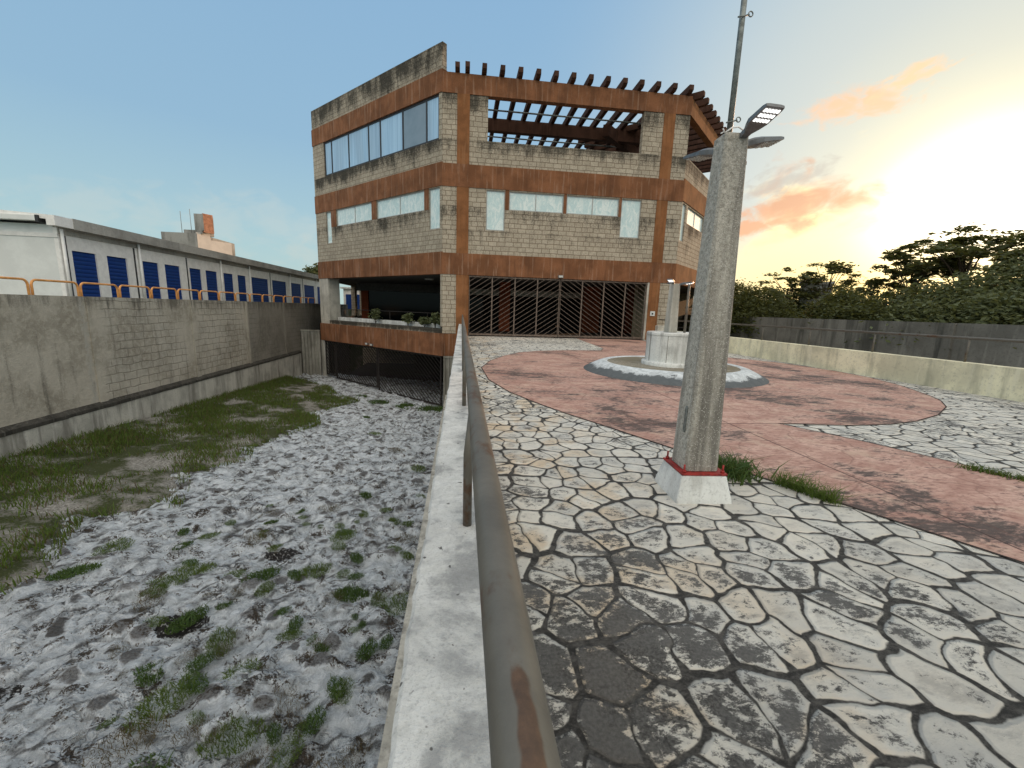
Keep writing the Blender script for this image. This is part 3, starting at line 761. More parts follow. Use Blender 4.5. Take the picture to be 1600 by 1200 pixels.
# sunken drive of rubble stones (real relief)
def ramp_mesh():
    xs = np.arange(-12.3, -0.05, 0.062)
    ys = [1.6]
    while ys[-1] < 35.5: ys.append(ys[-1] + max(0.045, 0.0085*ys[-1]))
    nx, ny = len(xs), len(ys)
    V = np.zeros((nx*ny, 3)); colr = np.ones((nx*ny, 4), dtype=np.float32)
    k = 0
    for y in ys:
        for x in xs:
            wx = x + 0.25*mnoise.noise((x*1.1, y*1.1, 3.0)); wy = y + 0.25*mnoise.noise((x*1.1, y*1.1, 9.0))
            d, pts = mnoise.voronoi((wx*2.9, wy*2.9, 0.0))
            e = min(1.0, (d[1]-d[0])*1.6)
            r = mnoise.cell((pts[0][0]*7.3, pts[0][1]*5.1, 1.0))
            h = 0.08*mnoise.fractal((x*1.3, y*1.3, 0), 1.0, 2.0, 3) + 0.045*mnoise.fractal((x*5, y*5, 4), 0.8, 2.0, 3)
            h += 0.17*min(e, 0.45)*(r - 0.30)
            k2 = mnoise.noise((x*0.9, y*0.9, 8.0))
            if k2 > -0.15: h -= 0.07*max(0.0, 1-e/0.30)*min(1, (k2+0.15)*3)
            V[k] = (x, y, rz(x, y) + h); colr[k, 0] = e; colr[k, 1] = r; k += 1
    i = np.arange(ny-1)[:, None]*nx + np.arange(nx-1)[None, :]
    F = np.stack([i, i+1, i+1+nx, i+nx], -1).reshape(-1, 4)
    o = mesh_np('drive', V, F, M['ramp'], loc=(-6, 10, -3.5), smooth_=True)
    a = o.data.color_attributes.new('stone', 'FLOAT_COLOR', 'POINT')
    a.data.foreach_set('color', colr.ravel())
    tag(o, 'sunken drive of whitewashed rubble stones sloping to the basement gate', 'drive', kind='structure')
ramp_mesh()
mb = MB(); mb.quad([(-12.3, -10, rz(-12.3, -10)), (-0.1, -10, rz(-.1, -10)), (-0.1, 1.61, rz(-.1, 1.61)), (-12.3, 1.61, rz(-12.3, 1.61))])
tag(mb.build('drive', M['ramp'], loc=(-6, -4, -3)), 'upper end of the sunken drive', 'drive', kind='structure')

# verge along the retaining wall, stepped edge
VB = [(-7.4, -10), (-7.25, 6.6), (-7.05, 7.4), (-7.6, 8.3), (-8.1, 9.36), (-6.61, 10.03), (-7.1, 11.2), (-7.72, 12.26), (-6.71, 13.57), (-7.22, 14.88), (-6.13, 18.48), (-6.75, 20.2), (-6.71, 22.0), (-5.8, 24.4), (-7.6, 26.2), (-8.6, 28.5), (-10.6, 30.0), (-12.2, 30.6)]
def verge_x(y):
    for (xa, ya), (xb, yb) in zip(VB[:-1], VB[1:]):
        if ya <= y <= yb: return xa + (xb-xa)*(y-ya)/(yb-ya)
    return -12.3
def verge_mesh():
    V = []; F = []
    ys = np.arange(-9.9, 30.6, 0.16); nx = 28
    for y in ys:
        xb = verge_x(y)
        for i in range(nx):
            t = i/(nx-1); x = -12.3 + (xb+12.3)*t
            bank = 0.10*min(1, (1-t)*6) - 0.16*(1-min(1, (1-t)*9)) + 0.08*max(0, 1-(x+12.3)/2.2)
            V.append((x, y, rz(x, y) + 0.015 + bank + 0.05*mnoise.noise((x*1.2, y*1.2, 1)) + 0.025*mnoise.noise((x*4, y*4, 1))))
    for j in range(len(ys)-1):
        for i in range(nx-1):
            a = j*nx+i; F.append((a, a+1, a+1+nx, a+nx))
    tag(mesh_np('verge', V, F, M['verge'], loc=(-10, 12, -3), smooth_=True), 'gravelly grass verge below the retaining wall', 'verge', kind='structure')
verge_mesh()

# ------------------------------------------------------------------ grass
def blades(centers, hs, ws, lean=0.5):
    """vectorised grass blades: centers (n,3), 5-vertex bent blades"""
    n = len(centers)
    a = rng.uniform(0, 2*PI, n); b = rng.uniform(0, 2*PI, n)
    w = np.stack([np.cos(a), np.sin(a), np.zeros(n)], -1)*ws[:, None]*0.5
    l = np.stack([np.cos(b), np.sin(b), np.zeros(n)], -1)*(hs*rng.uniform(0.1, lean, n))[:, None]
    up = np.zeros((n, 3)); up[:, 2] = hs
    p0 = centers - w; p1 = centers + w
    m = centers + up*0.55 + l*0.35
    p2 = m - w*0.7; p3 = m + w*0.7
    tip = centers + up*0.92 + l
    V = np.stack([p0, p1, p3, p2, tip], 1).reshape(-1, 3)
    i = np.arange(n)*5
    F = np.concatenate([np.stack([i, i+1, i+2], -1), np.stack([i, i+2, i+3], -1), np.stack([i+3, i+2, i+4], -1)])
    return V, F
def verge_grass():
    cs = []; hs = []
    N = 95000
    X = rng.uniform(-12.2, -5.8, N); Y = rng.uniform(3.0, 31.0, N)
    for x, y in zip(X, Y):
        xb = verge_x(y)
        if x > xb+0.05: continue
        d = mnoise.fractal((x*0.45, y*0.45, 2), 1.0, 2.0, 3) + 0.35*mnoise.noise((x*2.2, y*2.2, 5))
        wall = max(0, 1-(x+12.3)/2.8)
        edge_ = max(0, 1-abs(x-xb)/0.5)*0.35
        dens = 0.45 + 1.4*d + 0.75*wall + edge_
        if y < 10 and x > -9.3: dens -= 0.35
        if rng.random() > dens: continue
        cs.append((x, y, rz(x, y) + 0.02 + 0.08*max(0, 1-(x+12.3)/2.2) + (0.08 if x < xb-0.2 else 0)))
        hs.append(rng.uniform(0.06, 0.20)*(1+0.35*wall+0.5*max(d, 0)))
    cs = np.array(cs); hs = np.array(hs)
    dry = rng.random(len(cs)) < 0.22
    for nm, k, mt in (('grass', ~dry, M['grass']), ('dry_grass', dry, M['grass_dry'])):
        V, F = blades(cs[k], hs[k], np.full(k.sum(), 0.022), 0.9)
        tag(mesh_np(nm, V, F, mt, loc=(-10, 14, -3)), ('green grass' if nm == 'grass' else 'dry brown grass') + ' growing on the verge below the retaining wall', 'grass', kind='stuff')
verge_grass()

def tuft_proto(name, label, n, rad, h0, h1, mat, group, wd=0.012, lean=0.9, leafy=0):
    ang = rng.uniform(0, 2*PI, n); rr = rad*np.sqrt(rng.random(n))
    c = np.stack([rr*np.cos(ang), rr*np.sin(ang)*0.75, np.full(n, -0.02)], -1)
    hs = rng.uniform(h0, h1, n)*(1.1-0.5*rr/rad)
    V, F = blades(c, hs, np.full(n, wd), lean)
    o = mesh_np(name, V, F, mat)
    return tag(o, label, 'grass', group)
TP = [(-6.69, 8.25), (-6.72, 7.45), (-4.51, 9.84), (-5.28, 8.79), (-4.3, 8.78), (-2.59, 8.95), (-2.09, 8.06), (-2.77, 7.56), (-3.68, 7.35), (-3.8, 6.88), (-4.9, 7.55), (-5.03, 6.71), (-5.07, 7.19), (-4.18, 6.25), (-3.47, 5.78), (-3.53, 5.4), (-4.69, 5.63), (-3.6, 4.78), (-3.62, 4.32), (-2.92, 5.17), (-3.41, 5.06), (-2.56, 5.9), (-4.04, 5.21), (-1.16, 4.09), (-2.57, 4.31), (-2.13, 4.68), (-1.5, 4.9), (-1.35, 5.6), (-1.1, 6.6), (-1.9, 6.9), (-1.2, 8.9), (-1.1, 11.3), (-1.3, 3.8), (-1.9, 4.1), (-3.2, 3.9), (-4.6, 6.2), (-2.6, 11.2), (-3.3, 10.3), (-1.4, 13.6), (-2.4, 15.5), (-3.6, 17.5), (-4.6, 20.6)]
gA = tuft_proto('grass_tuft', 'low bright green grass tuft between the rubble stones of the sunken drive', 620, 0.30, 0.025, 0.12, M['grass'], 'green grass tufts on the sunken drive', 0.009, 1.6)
gB = tuft_proto('grass_tuft', 'sparse dry brown grass tuft between the rubble stones of the sunken drive', 380, 0.32, 0.03, 0.13, M['grass_dry'], 'dry grass tufts on the sunken drive', 0.007, 1.6)
gC = tuft_proto('weed_clump', 'dark leafy weed clump between the rubble stones of the sunken drive', 520, 0.27, 0.02, 0.12, M['weed'], 'leafy weed clumps on the sunken drive', 0.018, 1.8)
for k in range(70):
    ex = -1.05 - abs(rng.normal(0, 2.2)); ey = rng.uniform(3.9, 10.5)
    if ex > -6.2: TP.append((ex, ey))
used = set()
for i, (x, y) in enumerate(TP):
    k = (0, 2, 1, 0, 1, 0, 2)[i % 7]
    o = (gA, gB, gC)[k]
    if k not in used: used.add(k); r = o
    else: r = copy_thing(o, (0, 0, 0))
    r.location = (x, y, rz(x, y) + 0.02); r.rotation_euler = (0, 0, rng.uniform(0, 6)); s_ = rng.uniform(0.6, 1.4) if i < 42 else rng.uniform(0.3, 0.75); r.scale = (s_, s_*rng.uniform(0.65, 1), s_*rng.uniform(0.7, 1.1))
# line of weeds in front of the basement gate
for j, (x, y, sc_) in enumerate(((-1.7, 23.6, 3.2), (-3.2, 23.9, 2.6), (-4.8, 24.6, 2.4), (-6.2, 26.0, 1.8))):
    r = copy_thing(gC, (x, y, rz(x, y)), j*1.3, sc_, 'broad dark weed clump at the foot of the basement gate')
    r['group'] = 'weed clumps at the basement gate'

# weeds on the plaza
def plaza_weed(name, label, pts, n, rad, h0, h1, mat, cat, wd=0.012, lean=1.2):
    cs = []; x0, y0 = pts[0]
    for i in range(n):
        a, b = random.choice(list(zip(pts[:-1], pts[1:]))) if len(pts) > 1 else (pts[0], pts[0])
        t = random.random()
        cs.append((a[0]+(b[0]-a[0])*t+random.gauss(0, rad), a[1]+(b[1]-a[1])*t+random.gauss(0, rad), -0.005))
    cs = np.array(cs); hs = rng.uniform(h0, h1, n)
    V, F = blades(cs, hs, np.full(n, wd), lean)
    return tag(mesh_np(name, V, F, mat, loc=(x0, y0, 0)), label, cat)
plaza_weed('grass_tuft', 'bright green grass tuft on the pink path edge, right of the near lamp post', [(3.10, 3.50), (3.30, 3.05)], 620, 0.032, 0.06, 0.21, M['grass'], 'grass', 0.007, 1.7)
plaza_weed('grass_tuft', 'small green grass tuft at the right side of the pink path, by the picture edge', [(5.62, 3.78), (5.92, 3.30)], 330, 0.04, 0.04, 0.11, M['grass'], 'grass', 0.01, 1.3)
def leaf_weed():
    t = thing('weed_clump', 'dark leafy weed clump growing behind the foot of the near lamp post', 'weed', (2.72, 3.78, 0))
    V, F = blades(np.stack([rng.normal(2.74, 0.13, 620), rng.normal(3.76, 0.10, 620), np.full(620, -0.005)], -1), rng.uniform(0.06, 0.23, 620), np.full(620, 0.017), 1.6)
    mesh_np('foliage', V, F, M['weed'], t)
    mb = MB()
    for k in range(5):
        a = -0.6+k*0.35; L = 0.16+0.04*math.sin(k*5)
        c = Vector((2.86, 3.72, 0.05))
        d = Vector((math.cos(a), math.sin(a)*0.6, 0))
        n = Vector((-d.y, d.x, 0)).normalized()*0.045
        z = Vector((0, 0, 1))
        mb.quad([c, c+d*L*0.5-n+z*0.06, c+d*L+z*0.01, c+d*L*0.5+n+z*0.06])
    mb.build('leaf', M['weed'], t)
leaf_weed()

# ================================================================== NEAR PARAPET
def rough_wall(name, x0, x1, y0, y1, z0, z1, mat, parent, amp=0.008, step=0.05):
    """parapet whose top edges are chipped and wavy"""
    ys = [y0]
    while ys[-1] < y1: ys.append(ys[-1] + step*(1+max(0, ys[-1])*0.25))
    secs = []
    for y in ys:
        ja = amp*(mnoise.noise((y*2.1, 1, 1)) + 0.6*mnoise.noise((y*9, 4, 1)) + 0.3*mnoise.noise((y*27, 4, 1)))
        jb = 0.4*amp*(mnoise.noise((y*2.1, 7, 1)) + 0.6*mnoise.noise((y*9, 9, 1)))
        jz = amp*0.4*mnoise.noise((y*3, 5, 2))
        b = 0.012
        secs.append([(x0, y, z0), (x1, y, z0), (x1+jb, y, z1-b+jz), (x1+jb-b, y, z1+jz), ((x0+x1)/2, y, z1+0.002+jz), (x0+ja+b, y, z1+jz), (x0+ja, y, z1-b+jz)])
    mb = MB(); mb.loft(secs)
    mb.f = [tuple(reversed(f)) for f in mb.f]
    return mb.build(name, mat, parent)
t = thing('parapet_wall', 'low whitewashed parapet between the forecourt and the sunken drive', 'wall', (0, 8, 0))
rough_wall('wall', -0.145, 0.101, -3.0, 24.44, -5.8, 0.68, M['parapet'], t, 0.011, 0.03)
mb = MB(); mb.box(W0, -0.86, -0.16, 1.0, 23.5, -5.5, -3.32)
mb.box(W0, -0.86, -0.16, -6, 0.98, -5.5, -3.05)
mb.build('footing', M['retain_foot'], t)
t = thing('pipe_railing', 'weathered round pipe handrail on short posts above the whitewashed parapet', 'railing', (0.06, 8, 0.68))
MB().tube([(0.06, y, 1.205+0.002*math.sin(y)) for y in np.linspace(-2.5, 24.3, 60)], 0.0305, 20).build('handrail', M['rail'], t)
for k in range(12):
    y = 1.66 - 2.24 + 2.24*k
    MB().tube([(0.033, y, 0.66), (0.033, y, 1.0), (0.052, y, 1.185)], 0.019, 12).build('post', M['rail'], t)

# cream wall on the right of the forecourt
t = thing('cream_wall', 'low cream wall stained with mould on the far side of the forecourt', 'wall', (11.95, 8, 0))
rough_wall('wall', 11.85, 12.1, -7.0, 24.4, -5.9, 0.70, M['cream'], t, 0.006, 0.12)
t = thing('pipe_railing', 'thin pipe handrail on posts above the low cream wall', 'railing', (11.97, 8, 0.7))
MB().tube([(11.97, -7, 1.27), (11.97, 24.3, 1.27)], 0.035, 10).build('handrail', M['rail'], t)
for k in range(14):
    y = 8.5 + 2.29*(k-6)
    MB().tube([(11.97, y, 0.68), (11.97, y, 1.25)], 0.025, 8).build('post', M['rail'], t)
# dark boundary wall beyond the lower drive
t = thing('boundary_wall', 'tall dark mouldy boundary wall beyond the lower drive', 'wall', (19.1, 15, -3))
MB().box(W0, 19.0, 19.28, -14, 40, -6.0, 1.62).build('wall', M['dark_wall'], t)
for y in (2, 8, 14, 20, 26, 32):
    MB().box(W0, 18.9, 18.997, y, y+0.35, -6.0, 1.60).build('pier', M['dark_wall'], t)

# ================================================================== LEFT RETAINING WALL
t = thing('retaining_wall', 'long grey rendered block retaining wall with a ledge along its foot', 'wall', (-12.6, 14, -3))
MB().box(Fr((-12.4, 0), (0, 1), (-1, 0)), -12, 48.1, 0, 0.5, -6.0, 1.58).build('wall', M['retain'], t)
rl = MB()
ys = np.arange(-12, 33.9, 0.3)
secs = []
for y in ys:
    n1 = 0.035*mnoise.noise((y*1.3, 0, 0)) + 0.02*mnoise.noise((y*5, 0, 0))
    xo = -12.27 + n1*0.7
    secs.append([(-12.397, y, -6), (xo, y, -6), (xo, y, -2.16+n1), (xo-0.025, y, -2.11+n1), (-12.397, y, -2.07+n1*0.6)])
rl.loft(secs); rl.f = [tuple(reversed(f)) for f in rl.f]
rl.build('foot', M['retain_foot'], t)
lg = MB(); secs = []
for y in ys:
    n1 = 0.035*mnoise.noise((y*1.3, 0, 0)) + 0.02*mnoise.noise((y*5, 0, 0)); n2 = 0.03*mnoise.noise((y*3.1, 6, 0))
    xo = -12.27 + n1*0.7
    secs.append([(-12.398, y, -2.30), (xo+0.03, y, -2.20+n2), (xo+0.035+n2*0.4, y, -2.10+n1), (-12.398, y, -1.99+n2)])
lg.loft(secs); lg.f = [tuple(reversed(f)) for f in lg.f]
lg.build('ledge', M['retain_ledge'], t)
# flat pilaster strips in the render
for y in (15.6, 21.0, 26.0, 31.2):
    MB().box(W0, -12.397, -12.365, y, y+0.32, -2.02, 1.56).build('pier', M['retain'], t)

def corrugated(name, label, a, b, z0, z1, cat='fence'):
    t = thing(name, label, cat, ((a[0]+b[0])/2, (a[1]+b[1])/2, z0))
    d = Vector((b[0]-a[0], b[1]-a[1], 0)); L = d.length; d.normalize(); n = Vector((d.y, -d.x, 0))
    N = max(8, int(L/0.03)); mb = MB()
    pts = [Vector((a[0], a[1], 0)) + d*(L*i/N) + n*(0.035*math.sin(2*PI*(L*i/N)/0.24)) for i in range(N+1)]
    for p, q in zip(pts[:-1], pts[1:]):
        mb.quad([(p.x, p.y, z0), (q.x, q.y, z0), (q.x, q.y, z1), (p.x, p.y, z1)])
    mb.build('sheet', M['corr'], t)
    fr = Fr(a, (d.x, d.y), (-n.x, -n.y))
    MB().box(fr, 0, L, -0.07, -0.035, z1-0.1, z1+0.02).build('rail', M['corr'], t)
    MB().box(fr, L-0.12, L, -0.07, 0.06, z0, z1-0.11).build('post', M['corr'], t)
corrugated('metal_fence', 'grey corrugated sheet fence between the retaining wall and the building', (-12.35, 34.05), (-10.95, 34.05), -4.05, -0.45)
corrugated('metal_fence', 'narrow corrugated sheet fence between the basement gate and the parapet', (-1.02, 24.35), (-0.16, 24.35), -4.5, -1.2)

# ================================================================== STORAGE BUILDING
t = thing('storage_building', 'long low white storage building with blue shutter doors behind the retaining wall', 'building', (-22, 34, 1))
SX = -16.0; FS = Fr((SX, 0), (0, 1), (-1, 0))     # s = world Y, depth to -X
Y0, Y1 = 19.35, 56.0
doors = [(19.87, 21.04), (21.6, 22.75), (23.75, 24.87), (25.35, 26.6), (27.45, 28.57), (29.03, 30.29), (31.03, 32.24), (32.84, 34.02), (34.85, 37.68), (38.4, 41.3), (42.16, 44.87), (45.73, 48.75), (49.5, 52.3), (52.9, 55.4)]
MB().wall(FS, Y0, Y1, 0, 0.15, 0.9, 4.25, [(a, b, 0.9, 3.43) for a, b in doors]).build('wall', M['white_metal'], t)
MB().box(Fr((SX, Y0), (-1, 0), (0, 1)), 0.15, 14, 0, 0.15, 0.9, 4.35).build('wall', M['end_panel'], t)
MB().box(Fr((SX, Y0), (-1, 0), (0, 1)), 0.0, 14, -0.03, -0.003, 3.86, 4.02).build('trim', M['white_metal'], t)
MB().box(FS, Y0+0.2, Y1, 13.6, 13.9, 0.9, 4.7).build('wall', M['white_metal'], t)
for a, b in doors:
    MB().box(FS, a, b, 0.06, 0.10, 0.95, 3.43).build('shutter_door', M['shutter'], t)
fl = MB(); fl.box(FS, Y0, Y1, -0.04, -0.003, 4.0, 4.22); fl.build('lintel', M['gutter'], t)
g = MB(); g.box(FS, Y0+0.35, Y1+0.3, -0.36, -0.045, 4.24, 4.66); g.build('gutter', M['gutter'], t)
g = MB(); g.box(FS, Y0-0.45, Y0+0.347, -0.34, -0.045, 4.26, 4.64); g.build('gutter_end', M['white_metal'], t)
rf = MB()
rf.quad([FS.P(Y0-0.35, 0.0, 4.665), FS.P(Y1+0.3, 0.0, 4.665), FS.P(Y1+0.3, 14, 5.4), FS.P(Y0-0.35, 14, 5.4)])
rf.quad([FS.P(Y0-0.35, 14, 5.3), FS.P(Y1+0.3, 14, 5.3), FS.P(Y1+0.3, 0.0, 4.5), FS.P(Y0-0.35, 0.0, 4.5)])
rf.quad([FS.P(Y0-0.35, 0, 4.5), FS.P(Y0-0.35, 0.0, 4.665), FS.P(Y0-0.35, 14, 5.4), FS.P(Y0-0.35, 14, 5.3)])
rf.build('roof', M['white_metal'], t)
g = MB(); g.box(Fr((SX, Y0), (-1, 0), (0, 1)), 0.36, 14, -0.42, -0.12, 4.42, 4.60); g.build('gutter', M['end_panel'], t)
MB().box(Fr((SX, Y0), (-1, 0), (0, 1)), 0.25, 0.355, -0.42, -0.12, 4.36, 4.62).build('gutter_cap', M['blackp'], t)
for y in (19.42, 23.47, 30.62, 34.45, 42.0, 49.2):
    MB().tube([FS.P(y, -0.1, 4.2), FS.P(y, -0.1, 1.0)], 0.055, 8).build('downspout', M['white_metal'], t)
for y in (19.62, 23.25, 27.22, 30.85, 38.05, 45.35):
    MB().box(FS, y-0.05, y+0.05, -0.012, -0.003, 0.95, 3.98).build('expansion_joint', M['frame_dark'], t)
# hoop rails along the top of the retaining wall
ords = ['leftmost', 'second from the left', 'third from the left', 'fourth from the left', 'fifth from the left', 'sixth from the left', 'seventh from the left', 'eighth from the left', 'ninth from the left', 'tenth from the left', 'eleventh from the left', 'twelfth from the left', 'thirteenth from the left', 'fourteenth from the left', 'fifteenth from the left', 'sixteenth from the left']
def hoop_pts(L, h=1.02):
    r = 0.16; P = [(0, 0, 0), (0, 0, h-r)]
    for k in range(1, 6): a = PI/2*k/5; P.append((0, r-r*math.cos(a), h-r+r*math.sin(a)))
    for k in range(0, 6): a = PI/2*k/5; P.append((0, L-r+r*math.sin(a), h-r+r*math.cos(a)))
    P.append((0, L, 0)); return P
hp = MB().tube(hoop_pts(1.56), 0.034, 8).build('hoop_rail', M['orange'])
tag(hp, 'x', 'railing', 'orange hoop rails behind the retaining wall')
hp.location = (-13.0, 12.93, 1.02)
hp['label'] = 'orange bent pipe hoop rail behind the retaining wall, ' + ords[0]
for k in range(1, 16):
    copy_thing(hp, (-13.0, 12.93 + 1.67*k, 1.02), 0, 1, 'orange bent pipe hoop rail behind the retaining wall, ' + ords[k])

# second roof behind and far house
t = thing('white_shed', 'pale flat roofed shed behind the long storage building', 'building', (-42, 40, 1))
MB().box(W0, -52, -34, 34, 58, 0.9, 7.0).build('wall', M['end_panel'], t)
MB().box(W0, -52.3, -33.7, 33.7, 58.3, 7.003, 7.3).build('roof', M['white_metal'], t)
t = thing('far_house', 'distant grey block house with a sunlit plaster side and rooftop tank tower', 'building', (-46, 86, 0))
HF = Fr((-44.9, 80), (-1, 0.0), (0, 1))
MB().box(HF, 0.0, 5.6, 0, 12, 0, 12.7).build('wall', M['far_grey'], t)
# plaster flank
HS = Fr((-44.9, 80), (0.5, 0.866), (-0.866, 0.5))
MB().box(HS, 0.003, 5.8, 0.0, 0.3, 0, 11.9).build('flank_wall', M['far_pink'], t)
MB().box(HS, 0.003, 2.2, 0.003, 0.297, 11.903, 12.9).build('flank_wall', M['far_pink'], t)
MB().box(HF, -0.6, 2.3, 0.5, 4.0, 12.71, 13.3).build('slab', M['far_grey'], t)
MB().box(HF, -0.9, 0.55, 0.6, 3.6, 13.31, 16.0).build('tank_tower', M['far_grey'], t)
MB().box(Fr((-44.0, 80.6), (0.5, 0.866), (-0.866, 0.5)), 0.0, 1.6, 0.0, 0.25, 13.0, 16.1).build('tower_flank', M['far_brick'], t)
MB().tube([(-47.3, 80.2, 12.7), (-47.3, 80.2, 16.2)], 0.04, 6).build('antenna', M['far_grey'], t)
MB().tube([(-45.8, 80.2, 12.7), (-45.8, 80.2, 16.6)], 0.04, 6).build('antenna', M['far_grey'], t)

# ================================================================== MAIN BUILDING
B = thing('corner_building', 'three storey block building with terracotta concrete bands, gates and rooftop pergola', 'building', (6, 34, 0))
q = math.sqrt(0.5)
FF = Fr((-1.1, 24.5), (1, 0), (0, 1)); FL = Fr((-1.1, 24.5), (-q, q), (q, q)); FR = Fr((12.8, 24.5), (q, q), (-q, q))
WF, WL = 13.9, 13.8
LE = FL.P(WL, 0, 0); RE = FR.P(WL, 0, 0)
FL2 = Fr((LE.x, LE.y), (0, 1), (1, 0)); FR2 = Fr((RE.x, RE.y), (0, 1), (-1, 0)); W2 = 48.0-LE.y
k_ = 0.0166
def P_(mb, name, mat, parent=B, **kw): return mb.build(name, M[mat], parent, **kw)
# --- front face
P_(MB().box(FF, 0.0, 0.78, 0, 0.35, 0.12, 3.46), 'block_wall', 'block')
P_(MB().box(FF, 12.97, WF, 0, 0.35, 0.0, 3.46), 'block_wall', 'block')
winF = [(2.41, 3.46, 5.95, 8.07), (3.69, 6.81, 7.08, 8.07), (6.98, 10.08, 7.08, 8.07), (10.23, 11.43, 5.95, 8.07)]
P_(MB().wall(FF, 0, WF, 0, 0.35, 4.63, 8.13, winF), 'block_wall', 'block')
P_(MB().wall(FF, 0, WF, 0, 0.35, 9.3, 12.75, [(2.42, 11.17, 10.55, 13.0)]), 'block_wall', 'block')
P_(MB().box(FF, -k_, WF+k_, -0.04, 0.35, 3.46, 4.63), 'concrete_band', 'terracotta')
P_(MB().box(FF, -k_, WF+k_, -0.04, 0.35, 8.13, 9.3), 'concrete_band', 'terracotta')
P_(MB().box(FF, -k_, WF+k_, -0.04, 0.35, 12.75, 13.72), 'concrete_band', 'terracotta')
for a in (0.78, 12.34):
    for z0, z1 in ((0, 3.455), (4.635, 8.125), (9.305, 12.745)):
        P_(MB().box(FF, a, a+0.66, -0.045, 0.3, z0, z1), 'pilaster', 'terracotta_pil')
    P_(MB().box(FF, a-0.01, a+0.67, -0.055, -0.035, 3.46, 4.63), 'pilaster', 'terracotta')
    P_(MB().box(FF, a-0.01, a+0.67, -0.055, -0.035, 8.13, 9.3), 'pilaster', 'terracotta')
# --- left face
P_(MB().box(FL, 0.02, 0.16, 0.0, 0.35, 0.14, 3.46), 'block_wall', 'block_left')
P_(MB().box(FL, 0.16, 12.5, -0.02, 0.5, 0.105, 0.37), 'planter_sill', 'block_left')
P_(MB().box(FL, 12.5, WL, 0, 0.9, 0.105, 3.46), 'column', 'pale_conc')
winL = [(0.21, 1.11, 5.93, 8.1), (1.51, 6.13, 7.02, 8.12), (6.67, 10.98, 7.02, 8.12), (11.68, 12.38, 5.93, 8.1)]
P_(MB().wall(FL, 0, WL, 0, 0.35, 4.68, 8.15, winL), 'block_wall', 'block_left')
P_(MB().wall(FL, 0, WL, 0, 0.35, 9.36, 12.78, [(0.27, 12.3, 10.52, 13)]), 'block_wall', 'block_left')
P_(MB().box(FL, 0, WL, 0, 0.3, 13.86, 15.12), 'parapet', 'block_left')
P_(MB().box(FL, -k_, WL+k_, -0.04, 0.35, 3.463, 4.68), 'concrete_band', 'terracotta')
P_(MB().box(FL, -k_, WL+k_, -0.04, 0.35, 8.15, 9.36), 'concrete_band', 'terracotta')
P_(MB().box(FL, -k_, WL+k_, -0.04, 0.35, 12.78, 13.86), 'concrete_band', 'terracotta')
P_(MB().box(FL, -0.15, WL, -0.10, 0.4, -1.2, 0.1), 'concrete_band', 'terracotta')
P_(MB().box(FF, 0.0, 0.95, -0.02, 0.35, -1.2, 0.1), 'concrete_band', 'terracotta')
P_(MB().box(FL, 13.5, WL+0.1, -0.07, 0.3, -4.2, -1.203), 'pilaster', 'pale_conc')
for a, b in ((3.46, 3.69), (6.81, 6.98), (10.08, 10.23)):
    P_(MB().box(FF, a+0.003, b-0.003, -0.012, 0.0, 7.08, 8.127), 'mullion', 'terracotta')
for a, b in ((1.11, 1.51), (6.13, 6.67), (10.98, 11.68)):
    P_(MB().box(FL, a+0.003, b-0.003, -0.012, 0.0, 7.02, 8.147), 'mullion', 'terracotta')
# window units
def window(fr, a0, a1, z0, z1, splits, pane='paper', fw=0.05, dep=0.06, framem='frame', panes=None):
    mb = MB()
    mb.box(fr, a0, a1, dep, dep+0.07, z0, z0+fw); mb.box(fr, a0, a1, dep, dep+0.07, z1-fw, z1)
    xs = [a0]+list(splits)+[a1]
    for i, x in enumerate(xs):
        lo_, hi_ = (x, x+fw) if i == 0 else ((x-fw, x) if i == len(xs)-1 else (x-fw/2, x+fw/2))
        mb.box(fr, lo_, hi_, dep+0.002, dep+0.068, z0+fw, z1-fw)
    f = mb.build('window', M[framem], B)
    for i, (x, y) in enumerate(zip(xs[:-1], xs[1:])):
        MB().box(fr, x+fw/2, y-fw/2, dep+0.03, dep+0.045, z0+fw*0.6, z1-fw*0.6).build('pane', M[(panes or [pane]*9)[i]], f)
for (a0, a1, z0, z1), sp in zip(winF, ([], [5.21], [8.52], [])): window(FF, a0+0.003, a1-0.003, z0+0.003, z1-0.003, sp)
for (a0, a1, z0, z1), sp in zip(winL, ([], [3.8], [8.7], [])): window(FL, a0+0.003, a1-0.003, z0+0.003, z1-0.003, sp)
window(FL, 0.273, 12.297, 10.523, 12.777, [1.35, 3.45, 5.65, 6.9, 9.2, 11.35], fw=0.11, panes=['curtain', 'greyglass', 'curtain', 'curtain', 'curtain', 'curtain', 'curtain'], framem='frame_dark')
# --- right face
P_(MB().wall(FR, 0, WL, 0, 0.35, 4.63, 8.2, [(0.18, 0.9, 6.0, 8.1), (1.25, 5.0, 7.15, 8.1), (5.6, 9.4, 7.15, 8.1)]), 'block_wall', 'block')
window(FR, 0.183, 0.897, 6.003, 8.097, []); window(FR, 1.253, 4.997, 7.153, 8.097, [3.08]); window(FR, 5.603, 9.397, 7.153, 8.097, [7.5])
P_(MB().box(FR, 0, WL, 0, 0.35, 9.4, 10.6), 'block_wall', 'block')
P_(MB().box(FR, -k_, WL, -0.04, 0.35, 3.463, 4.63), 'concrete_band', 'terracotta_pil')
P_(MB().box(FR, -k_, WL, -0.04, 0.35, 8.2, 9.4), 'concrete_band', 'terracotta_pil')
P_(MB().box(FR, -k_, WL, -0.04, 0.35, 12.75, 13.6), 'concrete_band', 'terracotta_pil')
P_(MB().box(FR, 12.9, WL, 0, 0.5, 9.4, 12.75), 'column', 'block')
P_(MB().box(FR, 12.9, WL, 0, 0.6, 0, 3.46), 'column', 'pale_conc')
P_(MB().box(FR, 0.6, 12.9, 0.0, 0.3, 0.0, 0.35), 'sill', 'pale_conc')
